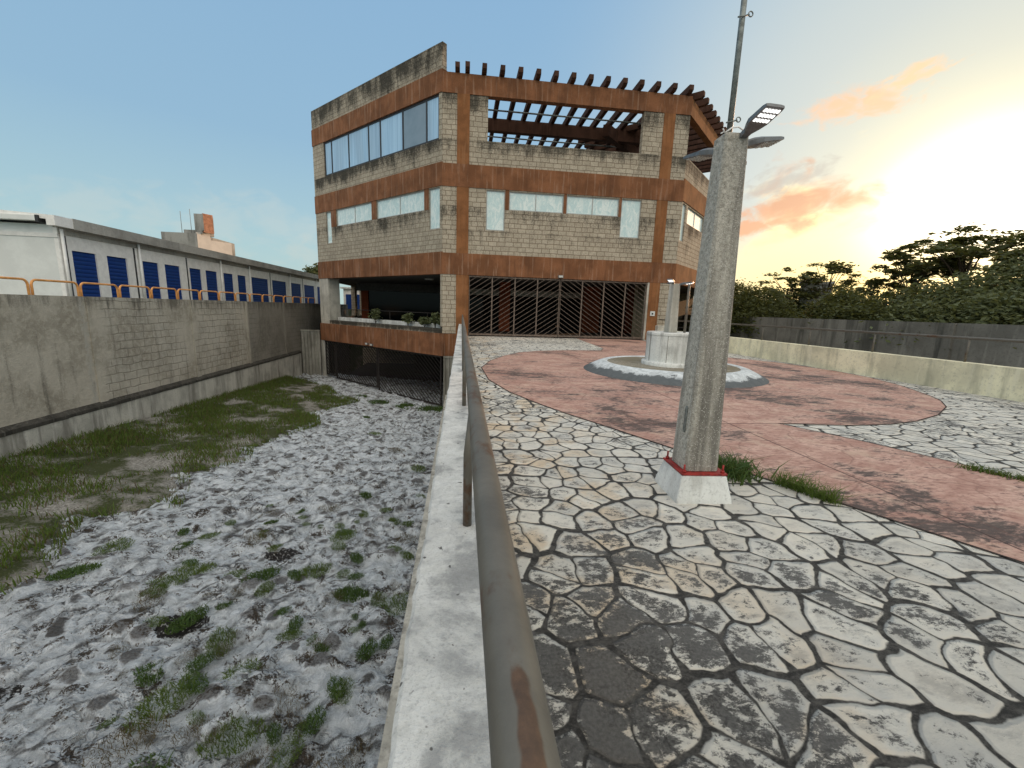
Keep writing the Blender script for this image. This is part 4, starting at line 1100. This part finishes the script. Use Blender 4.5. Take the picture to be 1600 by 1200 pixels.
P_(MB().box(FR, 0.4, 13.4, 2.4, 2.6, 0.02, 3.44), 'interior_wall', 'olive')
mb = MB(); mb.tube([FR.P(0.4, 0.15, 1.2), FR.P(12.9, 0.15, 1.2)], 0.03, 8); mb.tube([FR.P(0.4, 0.15, 0.75), FR.P(12.9, 0.15, 0.75)], 0.02, 8)
P_(mb, 'guard_rail', 'iron_dark')
# --- sides and back
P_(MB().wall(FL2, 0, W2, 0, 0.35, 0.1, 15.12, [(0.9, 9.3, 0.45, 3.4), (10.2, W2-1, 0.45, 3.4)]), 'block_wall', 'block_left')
P_(MB().wall(FR2, 0, W2, 0, 0.35, -1, 12.7, [(1, W2-1, 0.45, 3.4)]), 'block_wall', 'block')
P_(MB().wall(Fr((LE.x, 48.0), (1, 0), (0, -1)), 0, RE.x-LE.x, 0, 0.35, -5, 10.5, [(4, 10, 0.5, 3.2), (19.6, 20.6, 0.4, 2.7), (23, 30, 0.5, 3.2)]), 'block_wall', 'block')
# --- floor slabs
def octo(i):
    a = FF.P(0, 0, 0); r = i
    pts = [FF.P(0.41*r, r, 0), FF.P(WF-0.41*r, r, 0), FR.P(WL-0.41*r, r, 0), Vector((RE.x-r, 48-r, 0)), Vector((LE.x+r, 48-r, 0)), FL.P(WL-0.41*r, r, 0)]
    return [(p.x, p.y) for p in pts]
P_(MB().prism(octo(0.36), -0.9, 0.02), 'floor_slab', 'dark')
P_(MB().prism(octo(0.36), 3.5, 4.5), 'floor_slab', 'ceil')
P_(MB().prism(octo(0.36), 8.2, 9.25), 'floor_slab', 'ceil')
# --- left wing top storey (closed room with flat roof)
P_(MB().box(FL, 0.5, WL, 2.5, 2.8, 9.26, 13.7), 'block_wall', 'block_left')
P_(MB().box(FL, 0.36, WL-0.36, 0.36, 2.497, 13.3, 13.7), 'roof_slab', 'ceil')
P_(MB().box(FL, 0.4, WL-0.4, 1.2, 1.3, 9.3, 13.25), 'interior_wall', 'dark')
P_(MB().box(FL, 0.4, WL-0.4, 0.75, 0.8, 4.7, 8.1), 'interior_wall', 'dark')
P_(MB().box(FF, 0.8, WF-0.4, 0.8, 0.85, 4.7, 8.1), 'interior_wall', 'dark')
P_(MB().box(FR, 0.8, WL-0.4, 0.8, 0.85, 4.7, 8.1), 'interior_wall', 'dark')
# --- interiors of the open ground floor and basement
for x, y in ((2.7, 30.0), (9.3, 31.5), (13.0, 31.5), (-0.3, 33.0)):
    P_(MB().box(W0, x, x+(1.3 if x == 9.3 else 0.75), y, y+0.75, 0.03, 3.49), 'interior_column', 'terracotta_in')
P_(MB().box(W0, -8.0, 1.9, 38.0, 38.1, 0.05, 2.8), 'glass_wall', 'blackglass')
P_(MB().box(W0, -9.0, 1.9, 37.9, 38.2, 2.803, 3.48), 'beam', 'ceil')
P_(MB().box(W0, -8.6, -8.01, 37.8, 38.3, 0.03, 2.8), 'interior_column', 'terracotta_in')
P_(MB().box(FF, 1.0, 11.0, 9.0, 9.2, 2.65, 3.1), 'beam', 'pale_conc')
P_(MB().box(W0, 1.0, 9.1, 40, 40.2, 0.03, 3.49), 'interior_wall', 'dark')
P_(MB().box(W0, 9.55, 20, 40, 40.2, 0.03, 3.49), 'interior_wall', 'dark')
P_(MB().box(FL, 0.3, 12.4, 0.6, 0.9, 0.05, 0.62), 'planter_wall', 'white_paint')
mb = MB(); mb.tube([FL.P(0.2, 1.0, 1.22), FL.P(12.4, 1.0, 1.22)], 0.022, 8)
for k in range(7): mb.tube([FL.P(0.5+1.95*k, 1.0, 0.05), FL.P(0.5+1.95*k, 1.0, 1.22)], 0.018, 6)
P_(mb, 'guard_rail', 'iron_dark')
for s_, d_ in ((4.6, 3.0), (1.8, 2.2)):
    c = FL.P(s_, d_, 3.44)
    P_(MB().lathe([(0.0, 3.43), (0.28, 3.43), (0.3, 3.46), (0.3, 3.5)], c.x, c.y, 20), 'ceiling_light', 'white_paint')
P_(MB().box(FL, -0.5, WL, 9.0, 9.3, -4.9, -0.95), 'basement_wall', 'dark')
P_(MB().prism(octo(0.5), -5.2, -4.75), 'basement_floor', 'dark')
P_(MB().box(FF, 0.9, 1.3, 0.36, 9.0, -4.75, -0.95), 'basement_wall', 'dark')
# --- front gate
def slats(fr, a0, a1, z0, z1, up, step, d, wd=0.045, th=0.03, ang=30):
    """diagonal flat bars clipped to a panel"""
    mb = MB(); tn = math.tan(R(ang))*(1 if up else -1)
    W = a1-a0; c = z0 - abs(tn)*W
    while c < z1 + abs(tn)*W:
        # line z = c + tn*(a-a0)
        A, Bz = a0, c; A2, B2 = a1, c+tn*W
        pts = []
        t0, t1 = 0.0, 1.0
        dz = B2-Bz
        if dz != 0:
            ta, tb = (z0-Bz)/dz, (z1-Bz)/dz
            if ta > tb: ta, tb = tb, ta
            t0, t1 = max(t0, ta), min(t1, tb)
        if t1-t0 > 0.03:
            p = (A+W*t0, Bz+dz*t0); r_ = (A+W*t1, Bz+dz*t1)
            h = wd/2/math.cos(R(ang))
            P = fr.P
            v = [P(p[0], d, p[1]-h), P(r_[0], d, r_[1]-h), P(r_[0], d, r_[1]+h), P(p[0], d, p[1]+h)]
            v2 = [P(p[0], d+th, p[1]-h), P(r_[0], d+th, r_[1]-h), P(r_[0], d+th, r_[1]+h), P(p[0], d+th, p[1]+h)]
            mb.quad(v); mb.quad(list(reversed(v2)))
            mb.quad([v[3], v[2], v2[2], v2[3]]); mb.quad([v[1], v[0], v2[0], v2[1]])
        c += step
    return mb
GA0, GA1 = 1.47, 12.28
P_(MB().box(FF, 1.44, 1.5, -0.02, 0.3, 0.02, 3.455), 'jamb', 'terracotta_pil')
P_(MB().box(FF, 12.22, 12.335, -0.02, 0.3, 0.02, 3.455), 'jamb', 'pale_conc')
for leaf, (a, b, up) in enumerate(((1.52, 6.84, True), (6.88, 12.2, False))):
    mb = MB(); n = 4; wpan = (b-a)/n
    mb.box(FF, a, b, 0.04, 0.10, 0.06, 0.16); mb.box(FF, a, b, 0.04, 0.10, 3.36, 3.44)
    for i in range(n+1):
        x = a + wpan*i
        mb.box(FF, max(a, x-0.035), min(b, x+0.035), 0.042, 0.098, 0.16, 3.36)
    g = P_(mb, 'gate', 'iron')
    for i in range(n):
        slats(FF, a+wpan*i+0.03, a+wpan*(i+1)-0.03, 0.16, 3.36, up, 0.27, 0.055, 0.024, ang=33).build('slat_panel', M['iron'], g)
# --- basement gate
for a, b, up in ((0.1, 6.45, True), (6.55, 11.9, True), (12.0, 13.4, True)):
    zb = lambda s: -4.3 + 0.03*s
    mb = MB()
    mb.box(FL, a, b, 0.02, 0.09, -1.32, -1.22); mb.box(FL, a, b, 0.02, 0.09, zb(a)+0.05, zb(a)+0.15)
    for x in (a, b-0.09): mb.box(FL, x, x+0.09, 0.022, 0.088, zb(a)+0.15, -1.32)
    g = P_(mb, 'gate', 'iron_dark')
    slats(FL, a+0.06, b-0.06, zb(a)+0.15, -1.32, up, 0.27, 0.035, 0.035, ang=38).build('slat_panel', M['iron_dark'], g)
def small_flood(fr, a, z):
    p = fr.P(a, -0.12, z)
    mb = MB(); mb.box(fr, a-0.14, a+0.14, -0.2, -0.06, z-0.06, z+0.08); mb.box(fr, a-0.02, a+0.02, -0.06, 0.0, z-0.02, z+0.04)
    f = P_(mb, 'floodlight', 'aluminium')
    MB().box(fr, a-0.12, a+0.12, -0.206, -0.2, z-0.045, z+0.065).build('lens', M['led_off'], f)
small_flood(FF, 6.82, 3.56)
small_flood(FL, 7.45, -1.05); small_flood(FL, 6.9, -1.08)
mb = MB(); mb.box(FF, 12.52, 12.80, -0.09, -0.045, 1.48, 1.76)
ic = P_(mb, 'intercom', 'white_paint')
MB().lathe([(0, 0), (0.01, 0)], 0, 0, 3)
MB().box(FF, 12.60, 12.70, -0.1, -0.09, 1.56, 1.66).build('button_panel', M['blackp'], ic)
# --- pergola
def rafter(fr, a, d0, d1, z=13.76, h=0.36, wd=0.24, nose=0.16):
    mb = MB(); P = fr.P
    prof = [(d0, z+0.10), (d0+nose, z), (d1, z), (d1, z+h), (d0+0.03, z+h), (d0, z+h-0.03)]
    A = [P(a-wd/2, d, zz) for d, zz in prof]; Bq = [P(a+wd/2, d, zz) for d, zz in prof]
    mb.loft([A, Bq]); mb.f = [tuple(reversed(f)) for f in mb.f]
    return mb
for k in range(14):
    x = 0.13 + 0.952*k
    if k == 0: x = 0.20
    P_(rafter(FF, x+1.1, -0.42, min(10.6, max(5.2, 7.4-x+0.0)) if x < 2 else 10.4), 'rafter', 'timber')
P_(rafter(FF, 0.78, -0.30, 4.4), 'rafter', 'timber')
for k in range(15):
    P_(rafter(FR, 0.35+0.94*k, -0.55, 8.5 if k > 1 else 2.5, z=13.64), 'rafter', 'timber')
P_(MB().box(W0, 0.9, 14.5, 29.4, 29.8, 13.0, 13.74), 'beam', 'timber')
P_(MB().box(W0, -2.5, 18.0, 34.2, 34.6, 13.0, 13.74), 'beam', 'timber')
P_(MB().box(FR, 0.3, 13.5, 5.2, 5.6, 12.9, 13.62), 'beam', 'timber')
P_(MB().box(W0, 1.5, 2.0, 34.15, 34.65, 9.26, 12.99), 'column', 'timber')
mb = MB(); mb.tube([(1.2, 27.3, 13.3), (12.0, 27.3, 13.3)], 0.05, 8); mb.tube([(1.2, 31.6, 13.45), (12.0, 31.6, 13.45)], 0.05, 8)
P_(mb, 'pipe', 'galv')
# two pots inside the right opening, low block by the gate
for i, s_ in enumerate((1.3, 2.5)):
    p = FR.P(s_, 0.8, 0)
    o = MB().lathe([(0.0, 0.03), (0.26, 0.03), (0.36, 0.35), (0.34, 0.66), (0.26, 0.74), (0.22, 0.74), (0.22, 0.5), (0, 0.5)], p.x, p.y, 20).build('pot', M['white_paint'], loc=(p.x, p.y, 0.03))
    tag(o, ('round white pot behind the railing, nearer the gate pillar' if i == 0 else 'round white pot behind the railing, further from the gate pillar'), 'pot')
mb = MB(); mb.box(W0, 10.75, 12.0, 22.9, 23.3, -0.01, 0.45); mb.box(W0, 11.25, 11.95, 22.92, 23.28, 0.453, 0.95)
tag(mb.build('block_stub', M['pale_conc'], loc=(11.3, 23.1, 0), bevel=0.02), 'stepped pale concrete stub wall beside the front gate', 'wall')
# shrubs growing on the planter sill
def shrub(name, label, x, y, z, h, r, n, cat='shrub', mat='leaf2', size=0.1):
    t = thing(name, label, cat, (x, y, z))
    mb = MB()
    for k in range(3):
        a = k*2.1+x; mb.tube([(x, y, z-0.02), (x+0.4*r*math.cos(a), y+0.4*r*math.sin(a), z+h*0.55)], [0.02, 0.008], 5)
    mb.build('stem', M['bark'], t)
    c = np.stack([rng.normal(x, r*0.45, n), rng.normal(y, r*0.45, n), z + h*(0.2+0.8*rng.beta(2, 2, n))], -1)
    V, F = leaf_quads(c, size)
    mesh_np('foliage', V, F, M[mat], t)
def leaf_quads(c, size, flat=0.0):
    n = len(c)
    a = rng.uniform(0, 2*PI, n); tl = rng.normal(0, 0.7 if not flat else flat, n); b = rng.uniform(0, 2*PI, n)
    u = np.stack([np.cos(a), np.sin(a), np.sin(tl)*0.7], -1); u /= np.linalg.norm(u, axis=1)[:, None]
    r2 = np.stack([np.cos(b), np.sin(b), np.cos(b*3)*(0.8 if not flat else flat)], -1)
    v = np.cross(u, np.cross(u, r2)); v /= (np.linalg.norm(v, axis=1)[:, None]+1e-6)
    s = size*rng.uniform(0.6, 1.35, n)[:, None]
    V = np.stack([c-u*s, c+v*s*0.45, c+u*s, c-v*s*0.45], 1).reshape(-1, 3)
    i = np.arange(n)*4
    return V, np.stack([i, i+1, i+2, i+3], -1)
for (s_, h_, r_, lb) in ((7.0, 1.0, 0.32, 'bushy green shrub on the planter sill of the left wing, left of centre'), (3.5, 0.8, 0.3, 'thin tall shrub on the planter sill of the left wing, near the middle'), (1.9, 0.62, 0.35, 'low spreading shrub on the planter sill of the left wing'), (0.95, 0.95, 0.26, 'dark leafy shrub on the planter sill close to the block pier'), (0.42, 0.7, 0.2, 'small shrub on the planter sill touching the block pier')):
    p = FL.P(s_, 0.3, 0.37)
    shrub('shrub', lb, p.x, p.y, 0.37, h_, r_, 260)

# ================================================================== LAMP POSTS
def lamp_head(t, base, d, tilt, lit, L=0.34, Wd=0.17, n_rows=3):
    """LED street light head: wedge housing, lens panel and a short arm"""
    d = Vector((d[0], d[1], 0)).normalized(); s = Vector((-d.y, d.x, 0)); u = d*math.cos(R(tilt)) + Vector((0, 0, math.sin(R(tilt)))); nrm = s.cross(u)*-1
    if nrm.z < 0: nrm = -nrm
    b = Vector(base)
    def Q(l, w_, h): return b + u*l + s*w_ + nrm*h
    secs = []
    for l, hw, hb, ht in ((0.0, 0.028, -0.022, 0.022), (0.07, 0.03, -0.022, 0.028), (0.12, Wd*0.36, -0.020, 0.034), (0.17, Wd*0.5, -0.016, 0.032), (0.17+L*0.55, Wd*0.5, -0.014, 0.020), (0.17+L*0.66, Wd*0.47, -0.012, 0.010)):
        secs.append([Q(l, -hw, hb), Q(l, hw, hb), Q(l, hw, ht*0.5), Q(l, hw*0.6, ht), Q(l, -hw*0.6, ht), Q(l, -hw, ht*0.5)])
    mb = MB(); mb.loft(secs)
    h = mb.build('lamp_head', M['aluminium'], t)
    l0 = 0.18; l1 = 0.17+L*0.62
    for r_ in range(n_rows):
        la = l0 + (l1-l0)*(r_+0.15)/n_rows; lb = l0 + (l1-l0)*(r_+0.80)/n_rows
        mbl = MB(); NW = 5
        for c_ in range(NW):
            w0 = -Wd*0.42 + Wd*0.84*(c_+0.14)/NW; w1 = -Wd*0.42 + Wd*0.84*(c_+0.86)/NW
            A = [Q(la, w0, -0.0150), Q(la, w1, -0.0150), Q(lb, w1, -0.0150), Q(lb, w0, -0.0150)]
            Bq = [Q(la+0.006, w0+0.005, -0.024), Q(la+0.006, w1-0.005, -0.024), Q(lb-0.006, w1-0.005, -0.024), Q(lb-0.006, w0+0.005, -0.024)]
            mbl.loft([A, Bq])
        mbl.build('led_row', M['led'] if lit else M['led_off'], h)
    return h
def lamp_shaft(t, cx, cy, z0, z1, w0, w1, rot):
    def sec(z, w_):
        ch = w_*0.09; h = w_/2
        pts = [(-h+ch, -h), (h-ch, -h), (h, -h+ch), (h, h-ch), (h-ch, h), (-h+ch, h), (-h, h-ch), (-h, -h+ch)]
        c, s = math.cos(rot), math.sin(rot)
        return [(cx+x*c-y*s, cy+x*s+y*c, z) for x, y in pts]
    mb = MB()
    N = 6
    mb.loft([sec(z0+(z1-z0)*i/N, w0+(w1-w0)*i/N) for i in range(N+1)])
    return mb.build('shaft', M['post'], t, bevel=0.006)
LX, LY = 2.115, 3.36
t = thing('lamp_post', 'tapered exposed aggregate lamp post with a red base plate on a white footing', 'lamp post', (LX, LY, 0))
rotl = R(-4)
def sq(w_, z, rot=rotl, cx=LX, cy=LY):
    h = w_/2; c, s = math.cos(rot), math.sin(rot)
    return [(cx+x*c-y*s, cy+x*s+y*c, z) for x, y in ((-h, -h), (h, -h), (h, h), (-h, h))]
mb = MB(); mb.loft([sq(0.50, -0.02), sq(0.49, 0.03), sq(0.40, 0.235)])
mb.build('footing', M['white_paint'], t, bevel=0.012)
mb = MB(); mb.loft([sq(0.405, 0.237), sq(0.405, 0.255)])
mb.build('base_plate', M['red'], t, bevel=0.003)
for x, y in ((-1, -1), (1, -1), (1, 1), (-1, 1)):
    c, s = math.cos(rotl), math.sin(rotl); px, py = LX+0.172*(x*c-y*s), LY+0.172*(x*s+y*c)
    mb = MB(); mb.tube([(px, py, 0.25), (px, py, 0.325)], 0.0085, 8); mb.tube([(px, py, 0.255), (px, py, 0.275)], 0.017, 6)
    mb.build('anchor_bolt', M['red'], t)
lamp_shaft(t, LX, LY, 0.256, 3.0, 0.305, 0.192, rotl)
# cover of the cable hole on the left side
fr = Fr((LX, LY), (math.cos(rotl-PI/2), math.sin(rotl-PI/2)), (math.cos(rotl), math.sin(rotl)))
def cover():
    mb = MB(); N = 10; w_ = 0.021; zc0, zc1 = 0.60, 0.80
    pr_ = []
    for k in range(N+1): a = PI*k/N; pr_.append((w_*math.cos(a), zc1+w_*math.sin(a)))
    for k in range(N+1): a = PI+PI*k/N; pr_.append((w_*math.cos(a), zc0+w_*math.sin(a)))
    def dp(z): return -(0.305+(0.192-0.305)*(z-0.256)/2.744)/2
    A = [fr.P(a+0.045, dp(z)-0.007, z) for a, z in pr_]; Bq = [fr.P(a+0.045, dp(z)+0.01, z) for a, z in pr_]
    mb.loft([A, Bq]); mb.build('cable_cover', M['galv'], t)
cover()
MB().tube([(LX-0.01, LY+0.02, 2.9), (LX-0.01, LY+0.02, 4.6)], 0.0215, 12).build('mast', M['galv'], t)
for z in (3.13, 3.86):
    mb = MB()
    mb.tube([(LX-0.06, LY-0.004, z-0.03), (LX+0.03, LY-0.004, z-0.005)], 0.006, 6)
    mb.tube([(LX+0.040+0.018*math.cos(a), LY-0.004, z+0.018*math.sin(a)) for a in np.linspace(0, 2*PI, 13)], 0.0045, 6)
    mb.build('eyelet', M['galv'], t)
lamp_head(t, (LX+0.03, LY-0.08, 2.975), (0.06, -1), 15, True, 0.25, 0.155)
lamp_head(t, (LX+0.06, LY-0.01, 2.945), (1, 0.05), 10, False, 0.27, 0.155)
lamp_head(t, (LX-0.02, LY+0.09, 2.935), (-0.10, 1), 9, False, 0.36, 0.17)
mb = MB(); mb.tube([(LX-0.10, LY-0.07, 3.0), (LX-0.06, LY-0.09, 3.03), (LX, LY-0.08, 3.045), (LX+0.05, LY-0.08, 3.02)], 0.006, 6)
mb.tube([(LX-0.10, LY-0.07, 3.0), (LX-0.13, LY-0.085, 3.02)], 0.005, 6); mb.tube([(LX-0.11, LY-0.07, 3.005), (LX-0.13, LY-0.06, 2.995)], 0.005, 6)
mb.build('cable', M['white_metal'], t)

# drum island in the pink circle
CX, CY = 5.85, 10.95
t = thing('drum_planter', 'round grey concrete drum on a sloped mouldy skirt in the pink circle', 'planter', (CX, CY, 0))
prof = [(2.42, -0.01), (2.40, 0.015), (2.25, 0.10), (2.0, 0.215), (1.9, 0.25), (1.82, 0.262), (1.76, 0.25), (1.72, 0.22)]
MB().lathe(prof, CX, CY, 72).build('skirt', M['skirt'], t)
MB().lathe([(1.75, 0.235), (1.2, 0.21), (0.9, 0.22), (0.5, 0.22)], CX, CY, 48).build('gravel', M['dish'], t)
MB().lathe([(0.80, 0.20), (0.80, 0.30), (0.78, 0.325), (0.68, 0.33)], CX, CY, 48).build('plinth', M['grey_conc'], t)
drum = MB(); drum.lathe([(0.70, 0.31), (0.70, 1.03), (0.692, 1.035), (0.692, 1.04), (0.715, 1.045), (0.715, 1.10), (0.70, 1.12), (0.0, 1.12)], CX, CY, 28, sm=False)
drum.build('drum', M['grey_conc'], t)
for k in range(8):
    a = 2*PI*k/8+0.12; MB().tube([(CX+0.697*math.cos(a), CY+0.697*math.sin(a), 0.32), (CX+0.697*math.cos(a), CY+0.697*math.sin(a), 1.03)], 0.008, 6).build('board_joint', M['dark_wall'], t)
t = thing('lamp_post', 'pale slender lamp post standing on the grey concrete drum', 'lamp post', (5.70, 10.9, 1.12))
lamp_shaft(t, 5.72, 10.9, 1.121, 2.42, 0.27, 0.21, R(8)).data.materials[0] = M['pale_conc']
lamp_head(t, (5.65, 10.84, 2.42), (-0.7, -0.7), 14, True, 0.30, 0.15)
lamp_head(t, (5.80, 10.84, 2.40), (0.75, -0.66), 8, True, 0.30, 0.15)
lamp_head(t, (5.72, 11.0, 2.42), (0.2, 1), 8, False, 0.30, 0.15)
o = MB().tube([(6.08, 10.8, 1.121), (6.08, 10.8, 2.42)], 0.035, 10).build('pipe_pole', M['rail'], loc=(6.08, 10.8, 1.121))
tag(o, 'thin rusty pipe standing on the drum beside the pale lamp post', 'pole')

# ================================================================== TREES
def polar(az, d): return d*math.sin(R(az)), d*math.cos(R(az))
def tree(name, label, az, d, z0, ztop, spread, n_cl, n_leaf, style='layer', mat='leaf', size=0.2, low=0.35, seed=0, ry=None):
    rs = random.Random(seed*13+5)
    x, y = polar(az, d)
    t = thing(name, label, 'tree', (x, y, z0), 'trees beyond the boundary wall')
    H = ztop-z0; mb = MB(); cl = []
    tip = Vector((x+rs.uniform(-.4, .4), y+rs.uniform(-.4, .4), z0+H*0.62))
    base = Vector((x, y, z0-0.1))
    mb.tube([base, base.lerp(tip, 0.35)+Vector((rs.uniform(-.15, .15), rs.uniform(-.15, .15), 0)), base.lerp(tip, 0.7), tip], [0.05*H*0.6, 0.04*H*0.6, 0.028*H*0.6, 0.015*H*0.6], 8)
    for i in range(n_cl):
        a = rs.uniform(0, 2*PI); rr = spread*math.sqrt(rs.random())
        if style == 'layer':
            zz = z0 + H*(low + (1-low)*rs.random()**0.8*(1-0.45*(rr/spread)**2))
            rxy = rs.uniform(0.45, 1.0)*min(1.0, spread/3.0); rzz = rs.uniform(0.10, 0.2)
        else:
            f = math.sqrt(max(0, 1-(rr/spread)**2))
            zz = z0 + H*(low + (1-low)*f*rs.uniform(0.15, 1.0))
            rxy = rs.uniform(0.45, 0.95); rzz = rs.uniform(0.3, 0.65)
            zz = min(zz, ztop-rzz*0.5)
        c = Vector((x+rr*math.cos(a), y+rr*math.sin(a), zz))
        cl.append((c, rxy, rzz))
        if i % 2 == 0 and style == 'layer' or i % 5 == 0:
            st = base.lerp(tip, rs.uniform(0.45, 1.0))
            mid_ = st.lerp(c, 0.5) + Vector((0, 0, 0.12*H*rs.uniform(-.2, 1)))*0.6
            mb.tube([st, mid_, c], [0.012*H*0.6, 0.008*H*0.6, 0.012], 5, caps=False)
    mb.build('trunk', M['bark'], t)
    cs = []
    per = max(8, n_leaf//n_cl)
    for c, rxy, rzz in cl:
        p = rng.normal(0, 0.5, (per, 3))*np.array([rxy, rxy, rzz])
        if style == 'layer': p[:, 2] -= 0.25*rzz*(p[:, 0]**2+p[:, 1]**2)/(rxy*rxy)*2
        cs.append(p + np.array(c))
    V, F = leaf_quads(np.concatenate(cs), size, 0.35 if style == 'layer' else 0)
    mesh_np('crown', V, F, M[mat], t)
G0 = 0.45
tree('spreading_tree', 'tall spreading tree with layered sprays against the sunset glow, its crown standing highest of all', 53.8, 33, G0, 6.75, 3.0, 42, 3700, 'layer', 'leaf', 0.15, 0.60, 1)
tree('spreading_tree', 'airy layered tree left of the tallest one, sunset showing through it', 50.2, 34, G0, 6.35, 1.9, 32, 2900, 'layer', 'leaf', 0.15, 0.6, 2)
tree('spreading_tree', 'layered tree cut by the right picture edge', 58.3, 31, G0, 6.2, 2.4, 34, 2900, 'layer', 'leaf', 0.15, 0.58, 3)
tree('spreading_tree', 'smaller layered tree just right of the gap in the tree line', 47.6, 35, G0, 5.0, 1.5, 24, 1700, 'layer', 'leaf', 0.14, 0.5, 4)
tree('feathery_tree', 'feathery tree with thin tiered sprays left of the gap in the tree line', 42.9, 38, G0, 6.1, 1.8, 34, 2000, 'layer', 'leaf', 0.15, 0.48, 5)
tree('feathery_tree', 'broad low feathery tree between the near lamp post and the gap', 40.0, 38, G0, 5.45, 2.0, 34, 2200, 'layer', 'leaf', 0.15, 0.52, 6)
hedge = [(34.0, 36, 4.2, 2.3, 'dark bushy tree right behind the near lamp post'), (37.2, 34, 3.6, 2.3, 'dense dark bush below the broad feathery tree'), (40.0, 40, 3.4, 1.6, 'dark bush left of the white house'), (45.0, 31, 3.2, 1.5, 'dark bush right of the white house, under the gap'),
         (47.2, 30, 2.95, 2.2, 'dense dark tree below the small layered tree'), (50.2, 29, 3.35, 2.3, 'dense bushy tree under the airy layered tree'), (53.4, 28.5, 3.8, 2.3, 'dense vine covered tree under the tallest tree'), (56.8, 28, 4.4, 2.4, 'vine covered mound of leaves at the right picture edge'), (60.5, 27, 4.7, 2.5, 'leafy mound beyond the right picture edge'), (52.0, 26.8, 2.7, 1.7, 'pale green bush in front of the vine covered trees'), (57.0, 25.6, 2.9, 1.7, 'pale green bush behind the dark boundary wall at the right')]
for i, (az, d, zt, sp, lb) in enumerate(hedge):
    tree('bushy_tree', lb, az, d, G0, zt, sp, 130, 15000, 'bush', 'leaf2' if i > 5 else 'leaf', 0.105, 0.05, 20+i)
# trees out of frame that shade the forecourt from the low sun
for i, (az, d, zt) in enumerate(((64.5, 30, 6.8), (69.0, 29, 7.0))):
    tree('bushy_tree', 'dense shade tree beyond the right picture edge', az, d, G0, zt, 2.8, 90, 7000, 'bush', 'leaf', 0.24, 0.15, 60+i)
# white house glimpsed among the trees
t = thing('white_house', 'white flat roofed house glimpsed between the trees', 'house', polar(42.5, 40.0) + (0.45,))
x, y = polar(42.5, 40.0); HW = Fr((x, y), (0.74, -0.67), (0.67, 0.74))
MB().wall(HW, -1.1, 0.9, 0, 1.2, 0.4, 4.2, [(-0.5, 0.2, 1.9, 2.7)]).build('wall', M['white_paint'], t)
MB().box(HW, -1.2, 1.0, -0.1, 1.3, 4.203, 4.4).build('roof', M['white_paint'], t)
MB().box(HW, -0.5, 0.2, 0.05, 0.1, 1.9, 2.7).build('window', M['blackglass'], t)
# trees behind the storage building
def far_tree(name, label, x, y, z0, zt, sp, seed):
    az = math.degrees(math.atan2(x, y)); tree(name, label, az, math.hypot(x, y), z0, zt, sp, 70, 6000, 'bush', 'leaf2', 0.22, 0.3, seed)
far_tree('bushy_tree', 'green tree top rising behind the far end of the storage building roof', -20.0, 62, 1.0, 6.8, 1.7, 71)
x_, y_ = 6.5, 62  # added out of sight to keep low sun off the storage wall
tree('bushy_tree', 'unseen tree added behind the middle of the building to block the low sun', math.degrees(math.atan2(x_, y_)), math.hypot(x_, y_), 0.2, 12.0, 5.0, 170, 15000, 'bush', 'leaf2', 0.40, 0.1, 74)
x_, y_ = 1.0, 66  # second unseen sun blocker, shading the far storage doors
tree('bushy_tree', 'unseen tree added behind the left part of the building to block the low sun', math.degrees(math.atan2(x_, y_)), math.hypot(x_, y_), 0.2, 12.0, 5.5, 170, 15000, 'bush', 'leaf2', 0.40, 0.15, 73)
far_tree('bushy_tree', 'green tree seen through the open left side of the ground floor', -14.2, 66, 0.4, 5.5, 2.2, 72)
t = thing('white_shed', 'small white storage shed seen through the open ground floor of the left wing', 'building', (-15, 58, 0.5))
MB().box(W0, -15.4, -12.7, 57.9, 70, 0.1, 3.6).build('wall', M['white_metal'], t)
MB().box(W0, -15.7, -12.4, 57.6, 70.3, 3.603, 3.8).build('roof', M['white_paint'], t)
for x in (-15.1, -13.9):
    MB().box(W0, x, x+0.9, 57.86, 57.897, 0.2, 2.9).build('shutter_door', M['shutter'], t)
